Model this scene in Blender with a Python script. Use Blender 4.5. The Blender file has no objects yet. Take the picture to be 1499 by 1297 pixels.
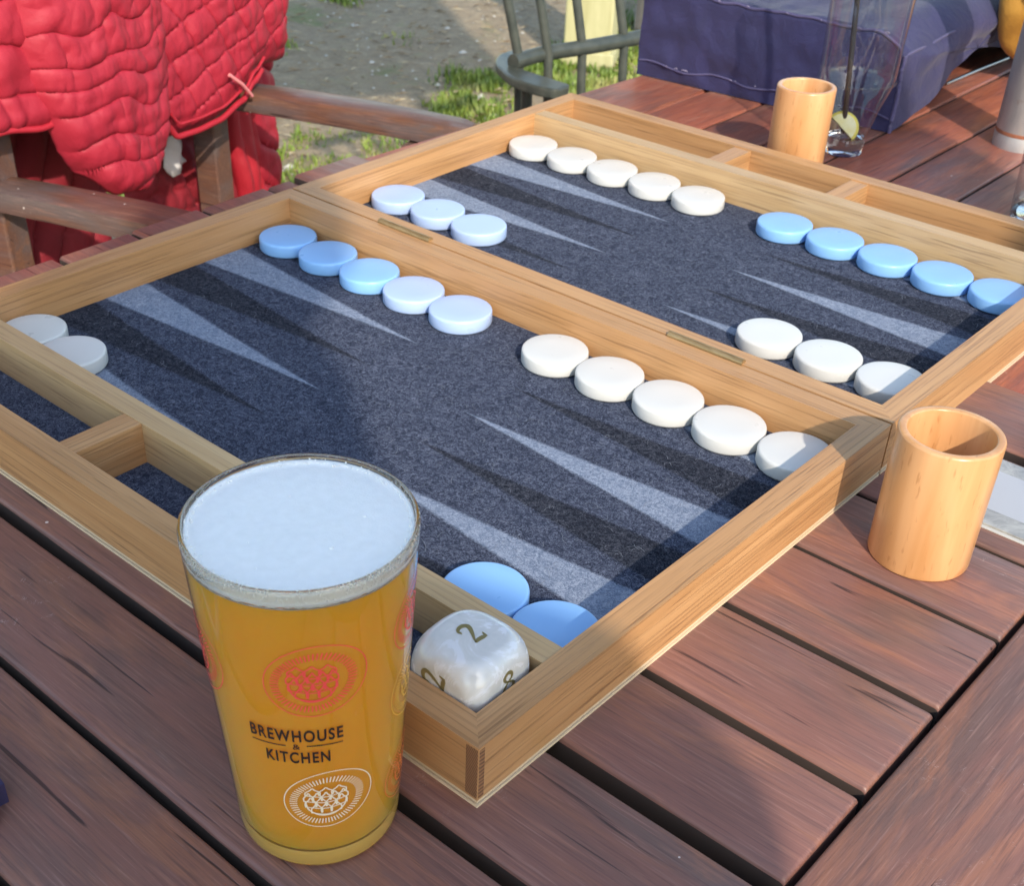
import bpy, bmesh, math, random
from mathutils import Vector, Matrix, noise
S = 0.044                      # one checker is 44 mm across; lengths below are in checkers
PI = math.pi
rnd = random.Random(7)
sc = bpy.context.scene
C = sc.collection

# ------------------------------------------------------------------ camera, light, exposure
def make_camera():
    yaw, pit, roll = 2.2950, 0.6338, 0.0247
    f = Vector((math.cos(yaw)*math.cos(pit), math.sin(yaw)*math.cos(pit), -math.sin(pit)))
    s = f.cross(Vector((0, 0, 1))).normalized(); u = s.cross(f)
    c, n = math.cos(roll), math.sin(roll)
    s, u = c*s + n*u, -n*s + c*u
    cam = bpy.data.cameras.new('camera'); o = bpy.data.objects.new('camera', cam); C.objects.link(o)
    m = Matrix((s, u, -f)).transposed().to_4x4()
    m.translation = Vector((17.0235, -14.2798, 9.1738))*S
    o.matrix_world = m
    cam.sensor_fit = 'HORIZONTAL'; cam.sensor_width = 36
    cam.lens = 1853.4/1499*36
    cam.shift_x = 66.24/1499; cam.shift_y = 144.9/1499
    cam.clip_start = 0.02; cam.clip_end = 300
    cam.dof.use_dof = True; cam.dof.focus_distance = 0.60; cam.dof.aperture_fstop = 28
    sc.camera = o
make_camera()
SUN_AZ, SUN_EL = math.radians(-33), math.radians(34)
w = bpy.data.worlds.new('World'); sc.world = w; w.use_nodes = True
nt = w.node_tree; nt.nodes.clear()
sky = nt.nodes.new('ShaderNodeTexSky'); sky.sky_type = 'NISHITA'; sky.sun_disc = False
sky.sun_elevation = SUN_EL; sky.sun_rotation = PI/2 - SUN_AZ
sky.air_density = 1.5; sky.dust_density = 1.4; sky.ozone_density = 2.5
bg = nt.nodes.new('ShaderNodeBackground'); bg.inputs[1].default_value = 0.15
wo = nt.nodes.new('ShaderNodeOutputWorld')
nt.links.new(sky.outputs[0], bg.inputs[0]); nt.links.new(bg.outputs[0], wo.inputs[0])
sl = bpy.data.lights.new('sun', 'SUN'); sl.energy = 2.0; sl.angle = math.radians(0.9); sl.color = (1, 0.89, 0.75)
so = bpy.data.objects.new('sun', sl); C.objects.link(so)
sd = Vector((math.cos(SUN_EL)*math.cos(SUN_AZ), math.cos(SUN_EL)*math.sin(SUN_AZ), math.sin(SUN_EL)))
so.rotation_euler = sd.to_track_quat('Z', 'Y').to_euler(); so.location = sd*3
sc.view_settings.view_transform = 'Standard'; sc.view_settings.look = 'None'
sc.view_settings.gamma = 1; sc.view_settings.use_curve_mapping = False
sc.view_settings.exposure = 1.2

# ------------------------------------------------------------------ helpers
def link(o, parent=None):
    C.objects.link(o)
    if parent is not None: o.parent = parent
    return o
def tag(o, label=None, cat=None, group=None, kind=None):
    if label: o['label'] = label
    if cat: o['category'] = cat
    if group: o['group'] = group
    if kind: o['kind'] = kind
    return o
def thing(name, loc=(0, 0, 0), rz=0, **k):
    o = bpy.data.objects.new(name, None); link(o)
    o.location = Vector(loc)*S; o.rotation_euler = (0, 0, rz); o.empty_display_size = 0.02
    return tag(o, **k)
def mesh_obj(name, me, mats, parent=None, loc=(0, 0, 0), rot=(0, 0, 0), smooth=False):
    if not isinstance(mats, (list, tuple)): mats = [mats]
    if not me.materials:
        for m in mats: me.materials.append(m)
    if smooth:
        for p in me.polygons: p.use_smooth = True
    o = bpy.data.objects.new(name, me); link(o, parent)
    o.location = Vector(loc)*S; o.rotation_euler = rot
    return o
def from_py(name, vs, fs, mats, parent=None, loc=(0, 0, 0), rot=(0, 0, 0), smooth=False):
    me = bpy.data.meshes.new(name); me.from_pydata([tuple(c*S for c in v) for v in vs], [], fs); me.update()
    return mesh_obj(name, me, mats, parent, loc, rot, smooth)
def from_bm(name, bm, mats, parent=None, loc=(0, 0, 0), rot=(0, 0, 0), smooth=False):
    bmesh.ops.recalc_face_normals(bm, faces=bm.faces[:])
    bmesh.ops.scale(bm, vec=(S, S, S), verts=bm.verts[:])
    me = bpy.data.meshes.new(name); bm.to_mesh(me); bm.free()
    return mesh_obj(name, me, mats, parent, loc, rot, smooth)
def autosmooth(o, deg=35):
    me = o.data
    bm = bmesh.new(); bm.from_mesh(me)
    for f in bm.faces: f.smooth = True
    for e in bm.edges:
        if len(e.link_faces) == 2 and e.calc_face_angle(0) > math.radians(deg): e.smooth = False
    bm.to_mesh(me); bm.free()
    return o
def box_bm(x0, x1, y0, y1, z0, z1, bev=0, seg=2, bm=None):
    b = bmesh.new()
    vs = [b.verts.new(p) for p in ((x0,y0,z0),(x1,y0,z0),(x1,y1,z0),(x0,y1,z0),(x0,y0,z1),(x1,y0,z1),(x1,y1,z1),(x0,y1,z1))]
    for f in ((0,3,2,1),(4,5,6,7),(0,1,5,4),(1,2,6,5),(2,3,7,6),(3,0,4,7)): b.faces.new([vs[i] for i in f])
    if bev: bmesh.ops.bevel(b, geom=b.edges[:], offset=bev, segments=seg, affect='EDGES', profile=.5)
    if bm is None: return b
    me = bpy.data.meshes.new('tmp'); b.to_mesh(me); b.free(); bm.from_mesh(me); bpy.data.meshes.remove(me)
    return bm
def box(name, x0, x1, y0, y1, z0, z1, mat, parent=None, bev=0, seg=2, loc=(0,0,0), rot=(0,0,0)):
    return from_bm(name, box_bm(x0,x1,y0,y1,z0,z1,bev,seg), mat, parent, loc, rot)
def lathe(name, prof, mat, parent=None, loc=(0,0,0), n=64, closed=False, rot=(0,0,0), smooth=True, wob=None):
    vs, fs = [], []
    rings = []
    for r, z in prof:
        if r < 1e-6: rings.append([len(vs)]); vs.append((0, 0, z))
        else:
            rings.append(list(range(len(vs), len(vs)+n)))
            for k in range(n):
                a = 2*PI*k/n; rr = r*(wob(a, z) if wob else 1)
                vs.append((rr*math.cos(a), rr*math.sin(a), z))
    pairs = list(zip(rings, rings[1:])) + ([(rings[-1], rings[0])] if closed else [])
    for A, B in pairs:
        for k in range(n):
            k2 = (k+1) % n
            if len(A) == 1 and len(B) == 1: continue
            if len(A) == 1: fs.append((A[0], B[k2], B[k]))
            elif len(B) == 1: fs.append((A[k], A[k2], B[0]))
            else: fs.append((A[k], A[k2], B[k2], B[k]))
    o = from_py(name, vs, fs, mat, parent, loc, rot)
    bm = bmesh.new(); bm.from_mesh(o.data); bmesh.ops.recalc_face_normals(bm, faces=bm.faces[:]); bm.to_mesh(o.data); bm.free()
    if smooth: autosmooth(o, 50)
    return o
def tube(name, pts, r, mat, parent=None, n=10, loc=(0,0,0), flat=1.0):
    """swept tube; r a number or a list; flat squashes it vertically"""
    P = [Vector(p) for p in pts]; R = r if isinstance(r, (list, tuple)) else [r]*len(P)
    vs, fs = [], []
    up = Vector((0, 0, 1)); 
    for i, p in enumerate(P):
        t = (P[min(i+1, len(P)-1)] - P[max(i-1, 0)]).normalized()
        a = t.cross(up)
        if a.length < 1e-3: a = Vector((1, 0, 0))
        a.normalize(); b = a.cross(t).normalized()
        for k in range(n):
            th = 2*PI*k/n
            vs.append(p + a*R[i]*math.cos(th) + b*R[i]*flat*math.sin(th))
    for i in range(len(P)-1):
        for k in range(n):
            fs.append((i*n+k, i*n+(k+1) % n, (i+1)*n+(k+1) % n, (i+1)*n+k))
    fs.append(tuple(range(n))[::-1]); fs.append(tuple((len(P)-1)*n+k for k in range(n)))
    o = from_py(name, vs, fs, mat, parent, loc); return autosmooth(o, 50)
def smooth_path(pts, k=6):
    P = [Vector(p) for p in pts]; out = []
    for i in range(len(P)-1):
        p0, p1, p2, p3 = P[max(i-1,0)], P[i], P[i+1], P[min(i+2,len(P)-1)]
        for j in range(k):
            t = j/k
            out.append(.5*((2*p1)+(p2-p0)*t+(2*p0-5*p1+4*p2-p3)*t*t+(3*p1-p0-3*p2+p3)*t**3))
    out.append(P[-1]); return out

# ------------------------------------------------------------------ materials
class M:
    def __init__(s, name, rough=.5, **kw):
        s.m = bpy.data.materials.new(name); s.m.use_nodes = True; s.t = s.m.node_tree
        s.b = s.t.nodes['Principled BSDF']; s.b.inputs['Roughness'].default_value = rough
        for k, v in kw.items(): s.b.inputs[k.replace('_', ' ')].default_value = v
    def n(s, typ, **kw):
        nd = s.t.nodes.new('ShaderNode'+typ)
        for k, v in kw.items():
            if hasattr(nd, k) and not k[0].isupper(): setattr(nd, k, v)
            else: nd.inputs[k.replace('_', ' ')].default_value = v
        return nd
    def l(s, a, b): s.t.links.new(a, b)
    def coords(s, scale, seed=True, kind='Object', rot=(0,0,0)):
        tc = s.n('TexCoord'); mp = s.n('Mapping'); mp.inputs['Scale'].default_value = scale; mp.inputs['Rotation'].default_value = rot
        if seed:
            oi = s.n('ObjectInfo'); ad = s.n('VectorMath', operation='MULTIPLY_ADD')
            cx = s.n('CombineXYZ'); s.l(oi.outputs['Random'], cx.inputs[0]); s.l(oi.outputs['Random'], cx.inputs[1]); s.l(oi.outputs['Random'], cx.inputs[2])
            s.l(cx.outputs[0], ad.inputs[0]); ad.inputs[1].default_value = (3.1, 7.7, 5.3); s.l(tc.outputs[kind], ad.inputs[2]); s.l(ad.outputs[0], mp.inputs[0])
        else: s.l(tc.outputs[kind], mp.inputs[0])
        return mp.outputs[0]
    def noise(s, vec, scale=1, detail=3, rough=.5, dist=0):
        nd = s.n('TexNoise'); nd.inputs['Scale'].default_value = scale; nd.inputs['Detail'].default_value = detail
        nd.inputs['Roughness'].default_value = rough; nd.inputs['Distortion'].default_value = dist
        s.l(vec, nd.inputs['Vector']); return nd.outputs['Fac']
    def ramp(s, fac, stops):
        r = s.n('ValToRGB'); e = r.color_ramp.elements
        while len(e) < len(stops): e.new(.5)
        for el, (p, c) in zip(e, stops):
            el.position = p; el.color = (*c, 1) if isinstance(c, (tuple, list)) else (c, c, c, 1)
        s.l(fac, r.inputs[0]); return r.outputs[0]
    def mix(s, fac, a, b, blend='MIX'):
        m = s.n('MixRGB', blend_type=blend)
        for inp, v in ((m.inputs[0], fac), (m.inputs[1], a), (m.inputs[2], b)):
            if hasattr(v, 'is_linked') or hasattr(v, 'links'): s.l(v, inp)
            elif isinstance(v, (tuple, list)): inp.default_value = (*v, 1)
            else: inp.default_value = v
        return m.outputs[0]
    def math(s, op, a, b=0.0):
        m = s.n('Math', operation=op)
        for inp, v in ((m.inputs[0], a), (m.inputs[1], b)):
            if isinstance(v, (int, float)): inp.default_value = v
            else: s.l(v, inp)
        return m.outputs[0]
    def bump(s, h, strength=.3, dist=.001):
        b = s.n('Bump'); b.inputs['Strength'].default_value = strength; b.inputs['Distance'].default_value = dist
        s.l(h, b.inputs['Height']); s.l(b.outputs[0], s.b.inputs['Normal'])
    def color(s, c):
        if isinstance(c, (tuple, list)): s.b.inputs['Base Color'].default_value = (*c, 1)
        else: s.l(c, s.b.inputs['Base Color'])
    def rough(s, c): s.l(c, s.b.inputs['Roughness'])

def oak(name, light=(.53,.30,.135), dark=(.43,.225,.092), pore=(.21,.105,.042), rough=.42):
    m = M(name, rough)
    g = m.noise(m.coords((4, 130, 130)), 1, 4, .6, .5)
    g2 = m.noise(m.coords((2.2, 26, 26)), 1, 3, .5, 1.6)
    g3 = m.noise(m.coords((9, 700, 700)), 1, 3, .6, .2)
    base = m.mix(m.ramp(g, [(.34, 0), (.66, 1)]), dark, light)
    base = m.mix(m.math('MULTIPLY', m.ramp(g2, [(.40, 0), (.62, 1)]), .42), base, dark)
    pf = m.ramp(g3, [(.36, .50), (.48, 0)])
    p2 = m.noise(m.coords((16, 520, 520)), 1, 2, .5, .2)
    pf2 = m.math('MULTIPLY', m.ramp(p2, [(.60, 0), (.70, .75)]), m.ramp(g2, [(.38, .3), (.55, 1)]))
    pp = m.mix(1, pf, pf2, 'LIGHTEN')
    m.color(m.mix(pp, base, pore))
    m.rough(m.ramp(g, [(.2, .34), (.8, .5)]))
    m.bump(m.math('ADD', m.math('MULTIPLY', pp, -1.0), m.math('MULTIPLY', g, .4)), .4, .0004)
    return m.m
OAK = oak('oak wood')
OAK2 = oak('pale oak wood', (.56,.39,.205), (.47,.305,.15), (.27,.165,.08))
def endgrain():
    m = M('oak end grain', .6)
    v = m.coords((1, 1, 1), rot=(0, math.radians(35), 0))
    wv = m.n('TexWave'); wv.inputs['Scale'].default_value = 260; wv.inputs['Distortion'].default_value = 2; m.l(v, wv.inputs[0])
    m.color(m.ramp(wv.outputs['Fac'], [(.2, (.13,.06,.03)), (.8, (.30,.15,.07))])); return m.m
ENDG = endgrain()
def simple(name, c, rough=.5, **kw):
    m = M(name, rough, **kw); m.color(c); return m.m
PLY_L = simple('birch ply layer', (.66,.52,.34), .6)
PLY_D = simple('dark ply layer', (.22,.13,.08), .7)

def plank_mat(name, tint=1.0, red=(.225,.100,.075), grey=(.160,.090,.074), orange=(.31,.130,.075), seed=True, spec=.5):
    m = M(name, .5)
    v = m.coords((1, 1, 1), seed)
    n1 = m.noise(m.coords((5, 17, 17), seed), 1, 3, .55, 1.4)
    n2 = m.noise(m.coords((7, 34, 34), seed), 1, 5, .65, 1.8)
    n3 = m.noise(m.coords((16, 420, 420), seed), 1, 3, .6, .4)
    n0 = m.noise(v, 9, 2, .5, .5)
    c = m.mix(m.ramp(n1, [(.36, 0), (.58, 1)]), grey, red)
    c = m.mix(m.math('MULTIPLY', m.ramp(n2, [(.50, 0), (.66, 1)]), .75), c, orange)
    c = m.mix(m.math('MULTIPLY', m.ramp(n0, [(.45, 0), (.7, 1)]), .35), c, grey)
    c = m.mix(m.ramp(n3, [(.28, .5), (.46, 0)]), c, (.085,.045,.040))
    n4 = m.noise(m.coords((30, 900, 900), seed), 1, 3, .65, .3)
    c = m.mix(m.ramp(n4, [(.30, .45), (.46, 0)]), c, (.08,.042,.038)); c = m.mix(m.ramp(n4, [(.56, 0), (.74, .28)]), c, (.50,.30,.24))
    c = m.mix(m.ramp(m.noise(m.coords((14, 300, 300), seed), 1, 3, .5, .3), [(.60, 0), (.74, .4)]), c, (.38,.18,.12))
    cr = m.noise(m.coords((9, 230, 230), seed), 1, 2, .4, .5)
    crk = m.ramp(cr, [(.685, 0), (.72, .8)])
    c = m.mix(crk, c, (.03,.015,.015))
    vo = m.n('TexVoronoi', feature='F1'); vo.inputs['Scale'].default_value = 42; m.l(v, vo.inputs['Vector'])
    gate = m.math('MULTIPLY', m.math('LESS_THAN', vo.outputs['Distance'], .05), m.math('GREATER_THAN', m.noise(v, 14, 2), .54))
    c = m.mix(m.math('MULTIPLY', gate, .75), c, (.75,.66,.6))
    sc1 = m.noise(m.coords((40, 40, 40), seed), 1, 4, .7, 2.5)
    band = m.math('MULTIPLY', m.ramp(sc1, [(.485, 0), (.495, 1), (.50, 0)]) , m.ramp(m.noise(v, 120, 2), [(.55, 0), (.62, 1)]))
    band = m.math('MULTIPLY', band, m.ramp(m.noise(v, 7, 1), [(.56, 0), (.64, .5)]))
    c = m.mix(band, c, (.62,.50,.45))
    if tint != 1: c = m.mix(1, c, (tint, tint, tint), 'MULTIPLY')
    m.color(c)
    m.rough(m.ramp(m.noise(m.coords((20, 120, 120), seed), 1, 3), [(.3, .36), (.75, .56)]))
    m.bump(m.math('ADD', m.math('MULTIPLY', crk, -.8), m.math('MULTIPLY', n3, .8)), .5, .0006)
    return m.m
PLANK = plank_mat('dark stained hardwood')
SIDE_GAP_SHADE = simple('plank side with gap shade painted in', (.040,.026,.020), .85)  # shade of the gaps is put into the side colour
PLANK_FAR = plank_mat('reddish stained hardwood', 1.0, (.30,.088,.050), (.17,.075,.058), (.40,.125,.06))
CHAIRWOOD = plank_mat('brown chair wood', 1.0, (.12,.058,.04), (.115,.085,.08), (.18,.08,.04))

FB = ((.008,.011,.021), (.031,.039,.065), (.155,.175,.235))
def felt_mat(name, c0, c1, c2, fade=False):
    m = M(name, .95); m.b.inputs['Specular IOR Level'].default_value = .12
    v = m.coords((1, 1, 1), False)
    a = m.noise(v, 420, 6, .78, 3.4)
    b = m.noise(v, 1500, 3, .6, 1.5)
    mid = m.noise(v, 170, 5, .7, 2.2)
    big = m.noise(v, 40, 3, .5, .5)
    f = m.math('ADD', m.math('ADD', m.math('MULTIPLY', a, .48), m.math('MULTIPLY', b, .22)), m.math('MULTIPLY', mid, .30))
    st = [.41, .49, .585]
    col = m.ramp(f, list(zip(st, (c0, c1, c2))))
    if fade:
        at = m.n('Attribute'); at.attribute_name = 'fade'
        fz = m.math('ADD', at.outputs['Fac'], m.math('MULTIPLY', m.math('SUBTRACT', m.noise(v, 700, 3, .7, 1.0), .5), 1.1))
        col = m.mix(m.ramp(fz, [(.15, 0), (.75, 1)]), m.ramp(f, list(zip(st, FB))), col)
    col = m.mix(m.math('MULTIPLY', m.ramp(big, [(.35, 0), (.65, 1)]), .2), col, c1)
    ln = m.noise(v, 150, 2, .5, 3.0)
    fi = m.math('MULTIPLY', m.ramp(ln, [(.492, 0), (.50, 1), (.508, 0)]), m.ramp(m.noise(v, 330, 1), [(.52, 0), (.6, 1)]))
    m.color(m.mix(m.math('MULTIPLY', fi, .5), col, tuple(min(1, x*1.8+.04) for x in c2)))
    m.bump(f, .8, .0007)
    return m.m
FELT = felt_mat('charcoal felt', *FB)
FELT_L = felt_mat('light grey point felt', (.08,.105,.155), (.165,.205,.28), (.36,.40,.47), True)
FELT_D = felt_mat('black point felt', (.003,.004,.008), (.013,.016,.026), (.085,.092,.115), True)

def plastic(name, c, rough=.32, sss=0):
    m = M(name, rough); m.color(c)
    m.b.inputs['Subsurface Weight'].default_value = sss; m.b.inputs['Subsurface Radius'].default_value = (.004,.004,.004)
    v = m.coords((1, 1, 1)); m.bump(m.noise(v, 60, 3), .06, .0008)
    m.rough(m.ramp(m.noise(v, 90, 4), [(.3, rough-.05), (.7, rough+.08)]))
    return m.m
WHITE_PL = plastic('ivory white plastic', (.64,.645,.615))
SUNLIT_BLUE_PL = plastic('blue plastic painted sunlit', (.42,.55,.80))
BLUE_PL = plastic('sky blue plastic', (.25,.49,.84))

def beech():
    m = M('varnished beech', .3)
    v = m.coords((1, 1, 1))
    g = m.noise(m.coords((60, 60, 6)), 1, 4, .5, .5)
    c = m.mix(m.ramp(g, [(.35, 0), (.65, 1)]), (.53,.26,.10), (.67,.37,.17))
    fl = m.noise(m.coords((420, 420, 90)), 1, 2, .5, .2)
    c = m.mix(m.ramp(fl, [(.62, 0), (.72, .45)]), c, (.33,.13,.04))
    kn = m.noise(v, 30, 2, .4, .3)
    c = m.mix(m.ramp(kn, [(.68, 0), (.76, .5)]), c, (.5,.17,.04))
    m.color(c); m.b.inputs['Coat Weight'].default_value = .18; m.b.inputs['Coat Roughness'].default_value = .25
    m.bump(fl, .12, .0004); return m.m
BEECH = beech()
def thin_glass(name, tint=(.97,.985,.98), ior=1.45, extra=0.0, pw=5.0):
    m = M(name); t = m.t; out = t.nodes['Material Output']; t.nodes.remove(m.b)
    tr = m.n('BsdfTransparent'); tr.inputs[0].default_value = (*tint, 1)
    gl = m.n('BsdfGlossy'); gl.inputs['Roughness'].default_value = .02
    lw = m.n('LayerWeight'); lw.inputs[0].default_value = .5
    sch = m.math('ADD', m.math('MULTIPLY', m.math('POWER', lw.outputs['Facing'], pw), .85), .04+extra)
    mx = m.n('MixShader'); m.l(sch, mx.inputs[0]); m.l(tr.outputs[0], mx.inputs[1]); m.l(gl.outputs[0], mx.inputs[2])
    m.l(mx.outputs[0], out.inputs[0]); return m.m
GLASS_T = thin_glass('clear glass wall')
GLASS_W = thin_glass('washed glass wall', (.90,.92,.93), 1.3, .03, 3.2)
GLASS_S = M('solid glass', .01, Transmission_Weight=1.0, IOR=1.48); GLASS_S.color((.98,.99,.97)); GLASS_S = GLASS_S.m
def beer():
    m = M('amber beer', .06, IOR=1.34)
    lw = m.n('LayerWeight'); lw.inputs[0].default_value = .5
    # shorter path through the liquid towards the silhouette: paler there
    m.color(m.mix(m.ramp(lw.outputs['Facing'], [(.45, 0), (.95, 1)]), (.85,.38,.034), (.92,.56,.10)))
    m.b.inputs['Transmission Weight'].default_value = .30
    m.b.inputs['Subsurface Weight'].default_value = .6; m.b.inputs['Subsurface Radius'].default_value = (.05,.02,.004)
    m.b.inputs['Subsurface Scale'].default_value = 1.0
    return m.m
BEER = beer()
BASEG = M('thick glass tinted with beer glow', .05, Transmission_Weight=.55, IOR=1.45); BASEG.color((.95,.62,.15)); BASEG = BASEG.m  # base glass with the glow from the beer put into its gold colour
def foam():
    m = M('beer foam', .6); v = m.coords((1, 1, 1), False)
    m.color(m.mix(m.ramp(m.noise(v, 260, 3), [(.3, 0), (.8, 1)]), (.86,.86,.83), (.80,.80,.77)))
    m.b.inputs['Subsurface Weight'].default_value = .3; m.b.inputs['Subsurface Radius'].default_value = (.006,.005,.004)
    vo = m.n('TexVoronoi'); vo.inputs['Scale'].default_value = 1500; m.l(v, vo.inputs['Vector'])
    m.bump(vo.outputs['Distance'], .25, .0003); return m.m
FOAM = foam()
INK_BLACK = simple('black print', (.02,.015,.012), .45)
INK_PINK = simple('pink print', (.78,.07,.07), .45)
INK_WHITE = simple('cream print', (.80,.72,.55), .45)
INK_YEL = simple('gold print', (.72,.42,.06), .45)
INK_OR = simple('orange print', (.70,.16,.03), .45)
def pearl():
    m = M('pearly resin', .18); v = m.coords((1, 1, 1), False)
    a = m.noise(v, 55, 4, .6, 2.2)
    m.color(m.ramp(a, [(.3, (.60,.62,.62)), (.5, (.66,.67,.66)), (.62, (.74,.76,.79))]))
    m.b.inputs['Subsurface Weight'].default_value = .35; m.b.inputs['Subsurface Radius'].default_value = (.01,.01,.008)
    m.b.inputs['Coat Weight'].default_value = .5
    m.rough(m.ramp(a, [(.3, .12), (.7, .35)])); return m.m
PEARL = pearl()
GOLD = simple('gold paint', (.36,.33,.16), .35, Metallic=.7)
BRASS = M('dull brass', .42, Metallic=.7)
BRASS.color(BRASS.ramp(BRASS.noise(BRASS.coords((80,300,300)),1,3), [(.3,(.30,.20,.09)),(.7,(.48,.34,.17))])); BRASS = BRASS.m
def zinc():
    m = M('galvanised steel', .5, Metallic=.55); v = m.coords((1, 1, 1), False)
    a = m.noise(m.coords((40, 40, 12), False), 1, 4, .6, .6)
    c = m.ramp(a, [(.3, (.33,.33,.34)), (.6, (.50,.48,.46)), (.75, (.56,.50,.38))])
    c = m.mix(m.ramp(m.noise(v, 90, 3), [(.66, 0), (.74, .5)]), c, (.30,.17,.10))
    m.color(c); return m.m
ZINC = zinc()
RUST = simple('rust', (.28,.10,.05), .9)
def fabric(name, c0, c1, rough=.6, sc1=1.0, sheen=.3, bump=.25):
    m = M(name, rough); v = m.coords((1, 1, 1), False)
    a = m.noise(v, 24*sc1, 5, .6, .8)
    m.color(m.ramp(a, [(.3, c0), (.7, c1)])); m.b.inputs['Sheen Weight'].default_value = sheen
    f = m.math('ADD', m.math('MULTIPLY', m.noise(v, 60*sc1, 4, .6, 1.0), 1.0), m.math('MULTIPLY', m.noise(v, 1800, 1), .15))
    m.bump(f, bump, .003); return m.m
JACKET = fabric('red nylon', (.32,.012,.028), (.38,.020,.040), .6, 1, .0, .3)
JACKET.node_tree.nodes['Principled BSDF'].inputs['Specular IOR Level'].default_value = .4
LINING = fabric('dark red lining', (.19,.007,.016), (.25,.010,.022), .75, 1, 0)
HEM = fabric('red binding', (.36,.010,.022), (.42,.014,.03), .6, 2, 0)
PURPLE = fabric('navy purple canvas', (.014,.014,.060), (.024,.023,.092), .75, .8, .12, .6)
PURPLE_L = fabric('worn purple canvas', (.055,.05,.13), (.08,.07,.16), .8, .8, .12, .5)
THREAD = simple('pale thread', (.30,.27,.38), .8)
CANOPY = fabric('beige parasol cloth', (.5,.45,.36), (.55,.5,.4), .8)
def green_paint():
    m = M('dark grey green paint', .38); v = m.coords((1, 1, 1), False)
    m.color(m.ramp(m.noise(v, 60, 4), [(.3, (.045,.055,.048)), (.7, (.075,.085,.072))])); m.bump(m.noise(v, 200, 3), .15, .0005); return m.m
GREENP = green_paint()
def yellowpost():
    m = M('pale yellow painted wood', .7)
    m.color(m.ramp(m.noise(m.coords((30, 30, 4), False), 1, 4, .6, .6), [(.3, (.38,.36,.18)), (.7, (.50,.48,.27))])); return m.m
YPOST = yellowpost()
DARKBOX = fabric('dark grey planter plastic', (.07,.07,.065), (.11,.105,.10), .7)
MUSTARD = fabric('mustard leather', (.33,.15,.018), (.50,.26,.04), .5, 2, .1, .3)
METAL = simple('bright metal', (.6,.6,.6), .3, Metallic=1)
BUTTON = simple('maroon button', (.13,.03,.045), .4)
STRAW = simple('dark straw', (.03,.028,.03), .4)
LEMON = M('lemon flesh', .35); LEMON.color(LEMON.ramp(LEMON.noise(LEMON.coords((90,90,90),False),1,3),[(.3,(.80,.72,.30)),(.7,(.88,.84,.52))])); LEMON = LEMON.m
PEEL = simple('lemon peel', (.75,.62,.10), .4)
CARD_G = M('laminated grey card', .25); CARD_G.color(CARD_G.ramp(CARD_G.noise(CARD_G.coords((60,60,60),False),1,4,.7,1.5),[(.35,(.25,.25,.24)),(.65,(.42,.42,.39))])); CARD_G = CARD_G.m
CARD_W = simple('white label print', (.42,.43,.45), .3)
DEV_BODY = simple('navy device plastic', (.035,.032,.09), .35)
DEV_TOP = simple('blue grey device face', (.13,.16,.26), .4)
DEV_SCR = simple('black screen', (.01,.012,.02), .1)
TISSUE = fabric('white care label', (.6,.58,.6), (.7,.68,.68), .8)
LEAFG = M('grass blade', .55, )
LEAFG.color(LEAFG.ramp(LEAFG.noise(LEAFG.coords((9,9,9),False),1,3),[(.3,(.08,.15,.02)),(.55,(.20,.27,.04)),(.72,(.36,.34,.12))])); LEAFG = LEAFG.m
SKIN = simple('skin', (.55,.33,.24), .5)
CLOTH_A = fabric('grey jumper', (.15,.16,.18), (.2,.21,.23), .8)
CLOTH_B = fabric('blue denim', (.05,.08,.16), (.08,.11,.2), .8)
HAIR = simple('brown hair', (.06,.035,.02), .6)

# ------------------------------------------------------------------ ground
def ground():
    m = M('bare earth with thin grass', .95); v = m.coords((1, 1, 1), False)
    a = m.noise(v, 2.2, 5, .6, .4); b = m.noise(v, 22, 5, .65, .6); c3 = m.noise(v, 120, 4, .7)
    col = m.mix(m.ramp(b, [(.3, 0), (.7, 1)]), (.27,.20,.12), (.46,.36,.225))
    col = m.mix(m.ramp(c3, [(.35, .5), (.6, 0)]), col, (.17,.135,.10))
    col = m.mix(m.ramp(c3, [(.66, 0), (.75, .6)]), col, (.42,.36,.28))
    g = m.math('ADD', m.math('MULTIPLY', a, .75), m.math('MULTIPLY', b, .25))
    col = m.mix(m.ramp(g, [(.555, 0), (.63, .6)]), col, (.13,.18,.04))
    m.color(col); m.bump(m.math('ADD', b, m.math('MULTIPLY', c3, .5)), .8, .02)
    N = 110; vs, fs = [], []
    def ax(i, lo, hi): return lo+(hi-lo)*i/N
    for j in range(N+1):
        for i in range(N+1):
            x, y = ax(i, -130, 60), ax(j, -40, 150)
            z = -16.8+.35*noise.noise(Vector((x*.12, y*.12, 0)))+.12*noise.noise(Vector((x*.5, y*.5, 3)))
            e = min(i, j, N-i, N-j)
            if e == 0: z = -16.8
            vs.append((x, y, z))
    for j in range(N):
        for i in range(N):
            k = j*(N+1)+i; fs.append((k, k+1, k+N+2, k+N+1))
    # the sheet goes on to the horizon
    k0 = len(vs); R = 3000
    for p in ((-R,-R),(R,-R),(R,R),(-R,R)): vs.append((*p, -16.8))
    c = [0, N, (N+1)*(N+1)-1, (N+1)*N]
    edge = lambda idx: idx
    for a0, b0 in ((0,1),(1,2),(2,3),(3,0)):
        A, B = c[a0], c[b0]
        step = {0: 1, 1: N+1, 2: -1, 3: -(N+1)}[a0]
        chain = [A+step*t for t in range(N+1)]
        fs.append(tuple([k0+a0, k0+b0]+chain[::-1]))
    o = from_py('ground', vs, fs, m.m, smooth=True); tag(o, kind='structure', label='trodden bare earth with thin patches of grass')
ground()
def in_poly(x, y, P):
    r = False; j = len(P)-1
    for i in range(len(P)):
        if (P[i][1] > y) != (P[j][1] > y) and x < (P[j][0]-P[i][0])*(y-P[i][1])/(P[j][1]-P[i][1])+P[i][0]: r = not r
        j = i
    return r
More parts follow.
